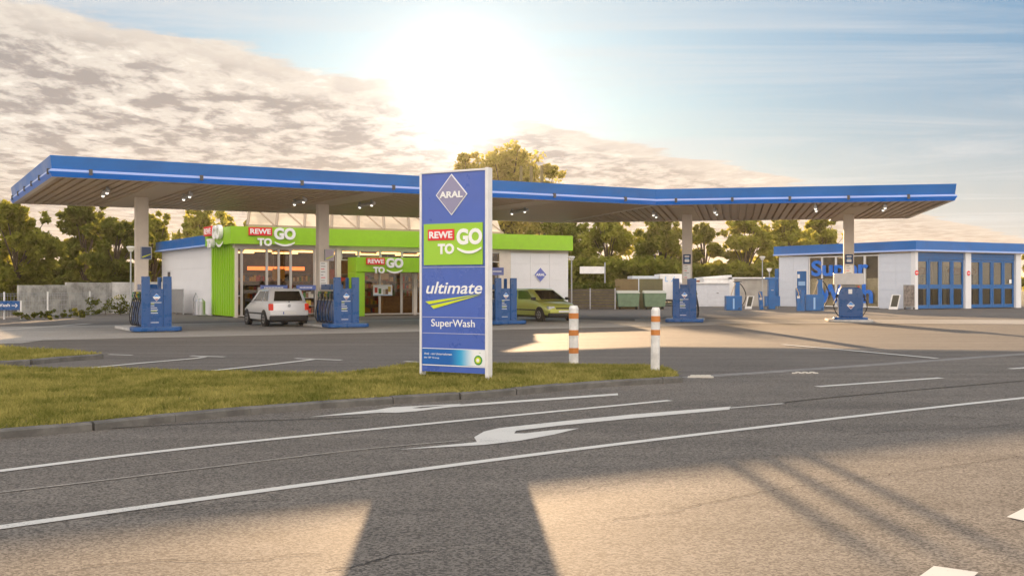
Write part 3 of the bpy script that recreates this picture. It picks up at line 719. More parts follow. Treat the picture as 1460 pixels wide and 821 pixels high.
# shop signs
sg = thing('shop_sign', 'upper illuminated shop lettering on the green fascia above the silver car', 'sign', tuple(C0 + SD * bx(351) - SN * .35 + Vector((0, 0, 3.55))), math.atan2(SD.y, SD.x), 'shop lettering signs')
go_logo(sg, 0, 0, bx(418) - bx(351), -.01, .08)
pc = C0 + SD * (bx(519) - .38) - SN * 1.15
sg = thing('shop_sign', 'lower shop lettering on the green entrance portal left of the pylon', 'sign', (pc.x, pc.y, 2.22), math.atan2(SD.y, SD.x), 'shop lettering signs')
go_logo(sg, 0, 0, 2.1, -.01, .08)
pc = C0 - SD * .34 + SN * 3.7
sg = thing('shop_sign', 'shop lettering seen edge-on at the green corner of the shop', 'sign', (pc.x, pc.y, 3.52), math.atan2(-SN.y, -SN.x), 'shop lettering signs')
go_logo(sg, 0, 0, 2.9, -.02, .2)

# roof lattice between shop and canopy
lt = thing('roof_lattice', 'white steel lattice with inclined struts on the shop roof behind the canopy', 'roof truss', tuple(C0 + SD * .8 + SN * .6 + Vector((0, 0, 4.1))), math.atan2(SD.y, SD.x))
lw = 15.0; b = MB(); b.add([(0, 1.9, 1.75), (lw + .6, 1.9, 1.75), (lw + .6, 6.2, 3.8), (0, 6.2, 3.8), (0, 1.9, 1.80), (lw + .6, 1.9, 1.80), (lw + .6, 6.2, 3.86), (0, 6.2, 3.86)], [(0, 3, 2, 1), (4, 5, 6, 7), (0, 1, 5, 4), (1, 2, 6, 5), (2, 3, 7, 6), (3, 0, 4, 7)]); b.build('added_shade_panel', ROOF, lt)  # hidden panel above the lattice, added to keep sun off the left forecourt
TW = mat('truss_paint', (.42, .33, .24), .5)
b = MB(); b.box(0, lw, 0, .14, .40, .56); b.box(0, lw, 0.02, .12, -.2, .26)
b.build('bottom_beam', TW, lt)
b = MB(); b.box(.6, lw + .6, 1.9, 2.0, 1.75, 1.86); b.build('top_rail', TW, lt)
POLY = leafmat('polycarbonate', (.75, .75, .72), (.8, .8, .78), (1, 1, .98), .85)
b = MB(); b.add([(.0, .13, .57), (lw - .1, .13, .57), (lw + .5, 1.9, 1.74), (.6, 1.9, 1.74), (.0, .15, .60), (lw - .1, .15, .60), (lw + .5, 1.9, 1.765), (.6, 1.9, 1.765)], [(0, 3, 2, 1), (4, 5, 6, 7), (0, 1, 5, 4), (1, 2, 6, 5), (2, 3, 7, 6), (3, 0, 4, 7)]); b.build('glazing', POLY, lt)
k = 0.
while k < lw:
    b = MB(); b.cyl((k, .0, .5), (k + .75, 1.85, 1.76), .075, n=6); b.build('strut', TW, lt)
    b = MB(); b.cyl((k + 1.45, .0, .5), (k + .75, 1.85, 1.76), .05, n=6); b.build('brace', TW, lt)
    k += 1.5
# things beside the side wall
AC = thing('bin_cage', 'grey slatted metal enclosure against the white side wall of the shop', 'enclosure', tuple(C0 - SD * .08 + SN * 7.0), math.atan2(SD.y, SD.x))
b = MB()
for k in range(16): b.box(-.72, -.68, .0 + k * .2, .14 + k * .2, .08, 1.35)
b.build('slats', GREY, AC)
b = MB()
for y in (0, 1.6, 3.1): b.cyl((-.7, y, 0), (-.7, y, 1.4), .035, n=8)
b.box(-.73, -.67, -.02, 3.2, 1.34, 1.39); b.build('frame', STEEL, AC)
tr = thing('gas_bottle_trolley', 'small grey trolley with two domed canisters at the green corner cladding', 'trolley', tuple(C0 - SD * .7 + SN * 3.6), math.atan2(SD.y, SD.x))
for y in (0, .55):
    b = MB(); b.cyl((0, y, .08), (0, y, .75), .2, n=14); b.cyl((0, y, .75), (0, y, .9), .2, .06, n=14); b.build('canister', mat('silver_bottle', (.55, .55, .58), .35, .6), tr)
b = MB(); b.tube([(-.22, -.2, .05), (-.22, -.2, .9), (-.22, .27, 1.2), (-.22, .75, .9), (-.22, .75, .05)], .02, 6); b.box(-.25, .25, -.25, .8, .03, .08); b.build('handle', STEEL, tr)

def goods(b, x0, x1, y0, y1, z0, h, n_, mm):
    for i in range(n_):
        x = x0 + (x1 - x0) * (i + .5) / n_; w = (x1 - x0) / n_ * .42; hh = h * random.uniform(.5, 1); b.mi = random.randrange(mm); b.box(x - w, x + w, y0, y1, z0, z0 + hh)
GM = [mat('pack_%s' % nm, c, .5) for nm, c in (('red', (.5, .05, .03)), ('yellow', (.6, .42, .06)), ('green', (.08, .2, .05)), ('white', (.6, .56, .48)), ('blue', (.06, .12, .3)), ('brown', (.2, .1, .05)))]
wl = math.atan2(SD.y, SD.x)
def shelf(xl, yl, w, h, lab, rows=4):
    p = C0 + SD * xl + SN * yl; t = thing('display_shelf', lab, 'shelf', tuple(p), wl, 'goods shelves inside the shop')
    b = MB(); b.box(0, .03, 0, .5, 0.02, h); b.box(w - .03, w, 0, .5, .02, h); b.box(.03, w - .03, .45, .5, .02, h)
    for r_ in range(rows + 1): b.box(.03, w - .03, 0, .45, .05 + r_ * (h - .1) / rows, .08 + r_ * (h - .1) / rows)
    b.build('rack', mat('shelf_metal', (.25, .23, .2), .5), t)
    b = MB()
    for r_ in range(rows): goods(b, .06, w - .06, .05, .38, .085 + r_ * (h - .1) / rows, (h - .1) / rows * .8, int(w / .13), 6)
    o = b.build('goods', GM, t); o['kind'] = 'stuff'
shelf(1.2, 2.2, 2.2, 1.7, 'goods shelf just behind the left shop windows'); shelf(4.3, 3.0, 2.4, 1.7, 'goods shelf behind the window above the silver car roof')
shelf(7.3, 3.4, 2.4, 1.9, 'tall goods shelf deep behind the window left of the entrance portal'); shelf(1.0, 6.8, 5.6, 2.3, 'long tall goods shelf along the back of the shop at left', 5); shelf(8.2, 6.8, 6.0, 2.3, 'long tall goods shelf along the back of the shop behind the entrance', 5)
ct = thing('shop_counter', 'pale wooden counter inside behind the entrance windows', 'counter', tuple(C0 + SD * 8.6 + SN * 1.4), wl)
b = MB(); b.box(0, 2.4, 0, .7, .02, .95); b.build('front', mat('pale_wood', (.55, .40, .22), .6, var=.3, vscale=6), ct); b = MB(); b.box(-.05, 2.45, -.05, .75, .955, 1.0); b.build('worktop', WOOD, ct)
ps = thing('window_poster', 'white picture poster in the entrance window above the wooden counter', 'poster', tuple(C0 + SD * bx(532) + SN * .0), wl)
b = MB(); b.box(0, 1.1, -.02, .0, 1.05, 1.62); b.build('sheet', LETTER, ps)
for x0, z0, m in ((.08, 1.2, GM[0]), (.3, 1.15, GM[2]), (.55, 1.1, GM[3]), (.7, 1.12, GM[5]), (.85, 1.25, GM[1])):
    b = MB(); b.box(x0, x0 + .16, -.026, -.021, z0, z0 + .28); b.build('printed_panel', m, ps)
b = MB(); b.box(.02, 1.08, -.026, -.021, 1.06, 1.1); b.build('printed_panel', SKYB, ps)
for x, w, m_ in ((.7, .5, 5), (3.3, .7, 1), (6.6, .5, 0), (9.3, .9, 3), (11.8, .7, 1)):
    p = C0 + SD * x + SN * 4.2; t = thing('hanging_board', ['amber menu board hanging deep inside behind the %s' % q for q in ('leftmost shop windows', 'windows left of the first canopy column', 'windows beside the price sheet column', 'entrance windows', 'windows just left of the pylon')][[.7, 3.3, 6.6, 9.3, 11.8].index(x)], 'board', (p.x, p.y, 1.95), wl, 'boards inside the shop')
    b = MB(); b.box(0, w, 0, .05, 0, .55); b.build('panel', GM[m_], t); b = MB(); b.box(.05, .07, .01, .03, .55, 1.5); b.box(w - .07, w - .05, .01, .03, .55, 1.5); b.build('hanger', STEEL, t)
shelf(.7, .8, 1.6, 1.35, 'low goods shelf right at the leftmost shop window', 3); shelf(5.0, 1.0, .9, 1.45, 'narrow goods shelf between the second column and the price sheet', 3); shelf(10.8, 1.6, 1.6, 1.5, 'goods shelf right of the wooden counter by the entrance', 3)
# racks outside the shop front
for px, d, w, lab, hd in ((372, 52.0, 1.3, 'low outdoor goods rack with blue header left behind the silver car', 1.0), (423, 54.2, 1.0, 'outdoor goods rack with blue header between silver car and fuel pump', 1.0)):
    t = thing('goods_rack', lab, 'rack', tuple(AT(px, d)), wl)
    b = MB(); b.box(0, .04, 0, .5, 0, 1.5); b.box(w - .04, w, 0, .5, 0, 1.5)
    for z in (.15, .55, .95): b.box(.04, w - .04, 0, .5, z, z + .03)
    b.build('frame', STEEL, t)
    b = MB(); b.box(-.02, w + .02, -.04, .02, 1.36, 1.60); b.build('header', mat('header_blue', (.10, .16, .45), .4), t)
    b = MB(); q = .15
    while q < w - .2: b.box(q, q + .05, -.047, -.041, 1.45, 1.51); q += .075
    b.build('lettering', LETTER, t)
    b = MB()
    for z in (.18, .58, .98): goods(b, .08, w - .08, .05, .42, z, .32, 6, 6)
    o = b.build('goods', GM, t); o['kind'] = 'stuff'
t = thing('header_sign', 'small periwinkle blue hanging sign beside the pylon above the middle pump', 'sign', tuple(AT(700, 45.2)), math.atan2(u.y, u.x))
b = MB(); b.box(0, .62, 0, .08, 2.02, 2.34); b.build('panel', mat('header_blue2', (.16, .2, .5), .4), t); b = MB(); b.box(.08, .5, -.008, -.001, 2.15, 2.2); b.build('lettering', LETTER, t)
b = MB(); b.cyl((.3, .1, 0), (.3, .1, 2.1), .03, n=8); b.build('post', STEEL, t)

# ------------------------------------------------------------------ leaves
def leaf_mesh(name, blobs, nleaf, size, m, parent=None, flat=.8, up=0.):
    B = np.array([[*c, r] for c, r in blobs]); wgt = B[:, 3] ** 2; wgt /= wgt.sum(); k = rng.choice(len(B), nleaf, p=wgt)
    d = rng.normal(size=(nleaf, 3)); d /= np.linalg.norm(d, axis=1)[:, None]
    rad = B[k, 3] * (rng.uniform(0.1, 1, nleaf) ** .45) * rng.uniform(.8, 1.15, nleaf); P = B[k, :3] + d * rad[:, None] * np.array([1, 1, flat])
    P[:, 2] = np.maximum(P[:, 2], .03)
    a = rng.normal(size=(nleaf, 3)); a /= np.linalg.norm(a, axis=1)[:, None]; c = np.cross(a, rng.normal(size=(nleaf, 3))); c /= np.linalg.norm(c, axis=1)[:, None]
    s_ = size * rng.uniform(.55, 1.3, nleaf)[:, None]; e = np.cross(a, c)
    V = np.stack([P - a * s_, P + c * s_ * .5 + e * s_ * .12, P + a * s_, P - c * s_ * .5 + e * s_ * .12], 1)
    me = bpy.data.meshes.new(name); me.from_pydata(V.reshape(-1, 3).tolist(), [], np.arange(4 * nleaf).reshape(-1, 4).tolist()); me.materials.append(m)
    o = bpy.data.objects.new(name, me); COL.objects.link(o); o.parent = parent; return o
LEAF = [leafmat('leaf_olive', (.030, .045, .010), (.24, .25, .045), (.58, .56, .09), .45), leafmat('leaf_dark', (.020, .036, .010), (.16, .18, .035), (.38, .38, .07), .4),
        leafmat('leaf_bright', (.06, .095, .02), (.36, .37, .07), (.78, .70, .13), .5), leafmat('leaf_gold', (.12, .12, .025), (.42, .38, .08), (.85, .75, .2), .5)]
def tree(px, d, ytop, hwpx, lm, label, z0f=.08, nleaf=5200, ls=.30, name='leafy_tree', nb=38, group='trees behind the filling station'):
    H = ZA(ytop - 6, d); Rr = hwpx * 1.12 * d / FPX; p = AT(px, d); ls *= .78; nleaf = int(nleaf * 1.25); t = thing(name, label, 'tree', tuple(p), 0, group)
    z0 = H * z0f; cz = (z0 + H) / 2; hz = (H - z0) / 2; bl = []
    for i in range(nb):
        a = random.uniform(0, 2 * math.pi); w = random.uniform(-1, 1); rr = math.sqrt(max(0, 1 - w * w)) * random.uniform(.35, .86)
        r_ = random.uniform(.15, .30) * min(Rr, hz)
        zc = cz + w * (hz - r_ * .75)
        prof = 1 if w < .1 else 1 - .35 * (w - .1)
        bl.append(((math.cos(a) * rr * (Rr - r_ * .4) * prof, math.sin(a) * rr * (Rr - r_ * .4) * prof, zc), r_))
    for i in range(16):      # a few twigs poking out of the outline
        a = random.uniform(0, 2 * math.pi); rr = random.uniform(.2, .95); bl.append(((math.cos(a) * Rr * rr, math.sin(a) * Rr * rr, cz + hz * math.sqrt(max(0, 1 - rr * rr)) * random.uniform(.9, 1.05)), random.uniform(.08, .14) * Rr))
    b = MB(); tr_ = max(.11, H * .022); b.tube([(0, 0, -.05), (.03 * H * .3, 0, z0), (-.02 * H * .3, .02, cz), (0, 0, cz + hz * .5)], [tr_ * 1.3, tr_, tr_ * .6, tr_ * .2], 9)
    for c, r_ in bl[::3]:
        zz = z0 + (c[2] - z0) * .35; b.tube([(0, 0, zz), (c[0] * .5, c[1] * .5, zz + (c[2] - zz) * .6), c], [tr_ * .45, tr_ * .28, tr_ * .08], 6)
    b.build('trunk', BARK, t)
    leaf_mesh('crown', bl, nleaf, ls, lm, t); return t
tree(22, 68, 292, 60, LEAF[0], 'round golden olive tree at the far left edge', nleaf=6500, ls=.27)
tree(122, 74, 296, 50, LEAF[1], 'dark green tree second from the left, its top touching the canopy edge', nleaf=6500, ls=.29)
tree(165, 66, 322, 52, LEAF[1], 'dark spreading tree behind the highest panels of the concrete wall', nleaf=5500, ls=.24, z0f=.25)
tree(218, 72, 305, 36, LEAF[0], 'slim olive tree right behind the leftmost canopy column', nleaf=5000, ls=.26)
tree(292, 112, 301, 58, LEAF[2], 'pale yellow-green tree above the blue edge of the shop roof', nleaf=5200, ls=.42)
tree(380, 120, 318, 50, LEAF[2], 'pale tree mostly hidden behind the shop and roof lattice')
tree(724, 185, 212, 84, LEAF[3], 'very tall golden tree rising above the canopy behind the pylon', nleaf=15000, ls=.52, nb=110, name='tall_tree')
tree(664, 190, 222, 34, LEAF[3], 'tall tree shoulder just left of the golden crown, behind the pylon top', nleaf=6000, ls=.5, nb=60, name='tall_tree')
tree(782, 180, 238, 34, LEAF[3], 'lower golden tree at the right shoulder of the tallest tree', nleaf=5200, ls=.5, nb=50, name='tall_tree')
tree(800, 128, 322, 60, LEAF[0], 'olive tree directly behind the right end of the green fascia', nleaf=6000, ls=.4)
tree(866, 124, 314, 50, LEAF[2], 'sunlit tree above the long dark slatted fence', nleaf=5200, ls=.4)
tree(943, 110, 319, 45, LEAF[0], 'dense olive tree left of the right-wing pump column', nleaf=6500, ls=.35)
tree(1005, 114, 325, 27, LEAF[0], 'narrow olive tree just right of the right-wing pump column', nleaf=4200, ls=.34)
tree(1063, 108, 315, 42, LEAF[2], 'bright green tree above the white garages', nleaf=6500, ls=.34)
tree(1120, 116, 318, 44, LEAF[2], 'bright tree behind the left end of the wash hall', nleaf=5600, ls=.38)
tree(1168, 124, 312, 36, LEAF[2], 'yellow-green tree behind the window band of the wash hall', nleaf=5000, ls=.4)
tree(1478, 96, 366, 30, LEAF[2], 'tree beyond the right end of the wash hall', nleaf=3000, ls=.3, z0f=.05)
tree(-60, 80, 300, 60, LEAF[1], 'dark tree just outside the left edge of the picture', nleaf=4000)
def hedge(px0, px1, d, ytop, lm, label, ls=.3, n_=3600, name='hedge', catn='hedge'):
    a = AT(px0, d); c = AT(px1, d); H = ZA(ytop, d); t = thing(name, label, catn, tuple(a)); L = c.x - a.x; bl = []
    k = max(6, int(L / 1.1))
    for i in range(k):
        for z in (H * .3, H * .72): r_ = random.uniform(.24, .36) * H; bl.append(((L * (i + .5) / k, random.uniform(-.3, .5), min(z, H - r_ * .8)), r_))
    b = MB()
    for i in range(0, k, 2): b.tube([(L * (i + .5) / k, 0, 0), (L * (i + .5) / k + .1, 0, H * .6)], [.05, .02], 6)
    b.build('stems', BARK, t); leaf_mesh('foliage', bl, n_, ls, lm, t); return t
hedge(-60, 120, 78, 372, LEAF[1], 'dark hedge below the trees behind the left end of the concrete wall', n_=9000, ls=.26)
hedge(110, 260, 82, 380, LEAF[1], 'dark hedge between the concrete wall and the shop', n_=8000, ls=.26)
hedge(800, 960, 100, 366, LEAF[0], 'olive hedge behind the dumpsters and slatted fence', n_=10000, ls=.32)
hedge(950, 1130, 104, 372, LEAF[0], 'olive hedge behind the white garages', n_=10000, ls=.32)
hedge(803, 884, 73.5, 402, LEAF[1], 'clipped dark hedge on top of the long slatted fence', n_=4500, ls=.16)
for i, (px, py, h) in enumerate(((88, 453, .5), (118, 450, .45), (150, 449, 1.0), (172, 449, 1.2), (40, 456, .35), (185, 449, .9), (65, 454, .4))):
    p = G(px, py); t = thing('wild_shrub', ['low weedy shrub between the first two fence posts', 'tangled weeds at the fence foot left of the third post', 'leafy climber on the fence right of the third post', 'tall leafy shrub left of the far left pump', 'tiny weeds beside the blue direction sign post', 'leafy shrub directly behind the far left pump hoses', 'low green weeds at the first white fence post'][i], 'shrub', tuple(p), 0, 'weeds along the mesh fence')
    b = MB(); b.tube([(0, 0, 0), (.05, .02, h * .5)], [.02, .01], 5); b.build('stems', BARK, t)
    leaf_mesh('foliage', [((random.uniform(-1., 1.), random.uniform(.15, .5), random.uniform(.05, h * .8)), h * random.uniform(.15, .32)) for _ in range(11)], 420, .07, LEAF[1], t)

# ------------------------------------------------------------------ left boundary
wp = [(27, 452.5, 405.5), (95, 449.5, 403), (160, 447.5, 402.7), (250, 446, 402)]
wt = thing('concrete_wall', 'weathered grey concrete panel wall behind the mesh fence at the left', 'wall', tuple(G(27, 452.5)))
pts = [(27, 451.5), (66, 450), (95, 448.8), (128, 447.6), (160, 446.6), (215, 445.5), (262, 444.7)]; tops = [406.5, 406.2, 402.6, 402.8, 402.4, 402]
for i in range(len(pts) - 1):
    a, c = G(*pts[i]), G(*pts[i + 1]); M = frame(a, c - a); L = (c - a).length; top = ZA(tops[i], (a.y + c.y) / 2)
    b = MB(); q = 0
    while q < L - .05: e = min(q + 1.25, L); b.box(q + .008, e - .008, 0, .12, 0, top, M); q = e
    b.build('panel', mat('white_concrete', (.58, .57, .54), .85, var=.3, vscale=1.5) if i >= 4 else CONC, wt, True)
ft = thing('mesh_fence', 'thin wire mesh fence with white posts at the left edge of the forecourt', 'fence', tuple(G(6, 455.3)))
fp = [(-70, 459.5), (6, 455.3), (68, 452.2), (128, 448.6), (190, 447.2)]
for i, q in enumerate(fp):
    p = G(*q); h = 1.28; b = MB(); b.cyl(p, p + Vector((0, 0, h)), .045, n=8); b.build('post', WHITE, ft, True)
for i in range(len(fp) - 1):
    a, c = G(*fp[i]), G(*fp[i + 1]); d = c - a; b = MB(); N = max(6, int(d.length / .25))
    for k in range(1, N): p = a + d * k / N; b.cyl(p + Vector((0, 0, .08)), p + Vector((0, 0, 1.2)), .008, n=4, cap=False)
    for z in (.1, .35, .6, .85, 1.1, 1.2): b.cyl(a + Vector((0, 0, z)), c + Vector((0, 0, z)), .010, n=4, cap=False)
    b.build('wire_mesh', STEEL, ft, True)
wa = G(30.5, 455.5); wb = G(-70, 455.5)
ws = thing('direction_sign', 'low blue car wash direction sign with white arrow at the left edge', 'sign', (wb.x, wb.y, 0))
Lw = wa.x - wb.x; zt, zb = ZA(429, wa.y), ZA(442, wa.y)
for x in (0.1, Lw - .02):
    b = MB(); b.cyl((x, 0, 0), (x, 0, zt + .02), .045, n=10); b.build('post', WHITE, ws)
b = MB(); b.box(.15, Lw - .06, -.05, .0, zb, zt); b.build('panel', BLUE2, ws, bevel=.01)
text('SuperWash', Lw * .38, (zt - zb) * .44, ws, Lw * .465, zb + (zt - zb) * .28, -.055, LETTER, bold=.01, ext=.004)
zc = (zb + zt) / 2; b = MB(); xa = Lw * .87; b.slab([(xa, zc - .015), (xa + .22, zc - .015), (xa + .22, zc + .015), (xa, zc + .015)], -.06, -.055)
b.slab([(xa + .16, zc + .09), (xa + .25, zc), (xa + .285, zc), (xa + .195, zc + .09)], -.067, -.061); b.slab([(xa + .16, zc - .09), (xa + .25, zc), (xa + .285, zc), (xa + .195, zc - .09)], -.0745, -.0685); b.build('arrow', LETTER, ws)
def lamp(px, d, ytop, lab):
    p = AT(px, d); H = ZA(ytop, d); t = thing('path_lamp', lab, 'lamp', tuple(p), 0, 'small path lamps')
    b = MB(); b.cyl((0, 0, 0), (0, 0, H - .22), .05, .038, n=10); b.build('post', STEEL, t)
    b = MB(); b.cyl((0, 0, H - .24), (0, 0, H - .02), .10, .22, n=14); b.cyl((0, 0, H - .02), (0, 0, H + .03), .24, .16, n=14); b.build('lamp_head', mat('lamp_head_white', (.8, .78, .7), .4), t)
lamp(186.5, 55, 352, 'small post lamp beside the leftmost canopy column'); lamp(815, 70, 366, 'small post lamp at the right end of the shop'); lamp(1087, 80, 366, 'taller white post lamp left of the wash hall'); lamp(1097, 86, 383, 'lower white post lamp behind the blue tower left of the wash hall')

# ------------------------------------------------------------------ pylon
A = Vector((-1.52, 17.6, 0)); Bp = Vector((-.385, 16.92, 0)); pw = (Bp - A).length; pa = math.atan2(Bp.y - A.y, Bp.x - A.x)
py = thing('price_pylon', 'tall blue pylon sign with white frame and green panel standing on the grass verge', 'pylon sign', (A.x, A.y, KZ - .02), pa)
ZB, ZTOP = .10, 3.32     # local
PYB = mat('pylon_blue', (.06, .125, .47), .3, var=.08, vscale=1.)
b = MB(); b.box(0, .04, -.0, .13, 0.0, ZTOP + .03); b.build('frame_post', WHITE, py, bevel=.008)
b = MB(); b.box(pw - .045, pw + .01, -.01, .13, 0.0, ZTOP + .04); b.build('frame_post', WHITE, py, bevel=.008)
b = MB(); b.box(.04, pw - .045, .0, .13, ZTOP, ZTOP + .03); b.build('top_rail', WHITE, py)
b = MB(); b.box(.04, pw - .045, .02, .11, ZB, ZTOP - .002); b.build('panel', PYB, py)
H_ = ZTOP - ZB; X = lambda f: .04 + (pw - .08) * f
def V(pyy): return ZTOP - (pyy - 243.5) / (533 - 243.5) * H_      # photograph row -> height on the sign
yy = .019
diamond(py, X(.475), V(276), .305, V(247) - V(277), yy, False, LETTER, mat('silver_violet', (.26, .25, .38), .3, .3))
text('ARAL', .45, .105, py, X(.475) - .225, V(276) - .052, yy - .019, LETTER, bold=.03, ext=.01)
b = MB(); b.box(X(.04), X(.955), .0, .019, V(377.5), V(317.5)); b.build('green_panel', GREENS, py)
go_logo(py, X(.11), V(362), (pw) * .80, -.001, .008)
text('ultimate', X(.945) - X(.07), V(402) - V(419.5), py, X(.07), V(419.5), yy, LETTER, bold=.012, shear=.25, ext=.006)
b = MB(); b.slab([(X(.06), V(431)), (X(.93), V(419.5)), (X(.12), V(435))], .010, .0185); b.slab([(X(.14), V(437)), (X(.93), V(420.5)), (X(.19), V(441.5))], .0100, .0185); b.build('swoosh', YEL, py)
text('SuperWash', X(.83) - X(.15), V(456.5) - V(470.5), py, X(.15), V(470.5), yy, LETTER, bold=.005, ext=.005)
LN = mat('pale_line', (.42, .45, .62), .4)
for q in (381, 453.5, 477, 499.3): b = MB(); b.box(X(.01), X(.99), .014, .0195, V(q) - .005, V(q) + .005); b.build('divider', LN if q < 490 else LETTER, py)
def gradmat():
    m = bpy.data.materials.new('fading_print'); m.use_nodes = True; t = NT(m.node_tree); bs = t.n['Principled BSDF']; tc = t.n.new('ShaderNodeTexCoord')
    sx = t.n.new('ShaderNodeSeparateXYZ'); t.l.new(tc.outputs['Generated'], sx.inputs[0])
    c = t.mix(t.ramp(sx.outputs[0], .42, .68), (.006, .12, .45), (.04, .42, .72)); c = t.mix(t.ramp(sx.outputs[0], .6, .86), c, (.85, .87, .88))
    t.l.new(c, bs.inputs['Base Color']); bs.inputs['Roughness'].default_value = .3; return m
b = MB(); b.box(X(.01), X(.99), .013, .019, V(522.5), V(500)); b.build('fading_panel', gradmat(), py)
b = MB(); b.box(X(.01), X(.99), .013, .0195, V(524.3), V(523)); b.build('divider', LETTER, py)
text('Aral - ein Unternehmen', X(.48) - X(.04), .034, py, X(.04), V(508.5), .0125, LETTER, bold=.004, ext=.003)
text('der BP Group', X(.28) - X(.04), .034, py, X(.04), V(514.5), .0125, LETTER, bold=.004, ext=.003)
text('bp', .03, .02, py, X(.90), V(504.5), .0125, mat('logo_green', (.02, .28, .05), .4), bold=.0, ext=.003)
cx, cz = X(.885), V(514)
def petals(nm, r0, r1, m, y0, y1, k=18):
    P = []
    for i in range(k * 2): a = math.pi * i / k; r_ = r1 if i % 2 else r0; P.append((cx + r_ * math.cos(a), cz + r_ * math.sin(a)))
    b = MB(); b.slab(P, y0, y1); b.build(nm, m, py)
petals('emblem', .072, .080, MATS['logo_green'], .008, .0125); petals('emblem_face', .048, .058, YEL, .0035, .0075); petals('emblem_centre', .024, .032, LETTER, -.001, .003)

# ------------------------------------------------------------------ bollards
ORANGE = mat('band_orange', (.56, .20, .04), .5, var=.15)
BW = mat('bollard_white', (.72, .71, .68), .5, var=.25, vscale=5)
def bollard(px, ybase, bands, lab, r_, lean=0.):
    p = G(px, ybase, KZ); t = thing('bollard', lab, 'bollard', (p.x, p.y, KZ - .02), 0, 'white bollards on the verge'); t.rotation_euler = (0, lean, 0); H = 1.12
    b = MB(); b.cyl((0, 0, 0), (0, 0, H - .05), r_, n=24); b.cyl((0, 0, H - .05), (0, 0, H), r_, r_ * .75, n=24); b.build('post', BW, t)
    for z0, z1 in bands:
        b = MB(); b.cyl((0, 0, z0), (0, 0, z1), r_ + .003, n=24); b.build('band', ORANGE, t)
sc = 1.1 / 85
bollard(818, 518.5, [((518 - 501) * sc, (518 - 493) * sc), ((518 - 475) * sc, (518 - 467) * sc), ((518 - 450.5) * sc, (518 - 442.5) * sc)], 'white bollard with three orange bands right of the pylon', .090)
sc = 1.1 / 93
bollard(934, 528.5, [((528 - 474) * sc, (528 - 466) * sc), ((528 - 454.5) * sc, (528 - 446) * sc)], 'white bollard with two orange bands at the tip of the verge', .078, R(.6))

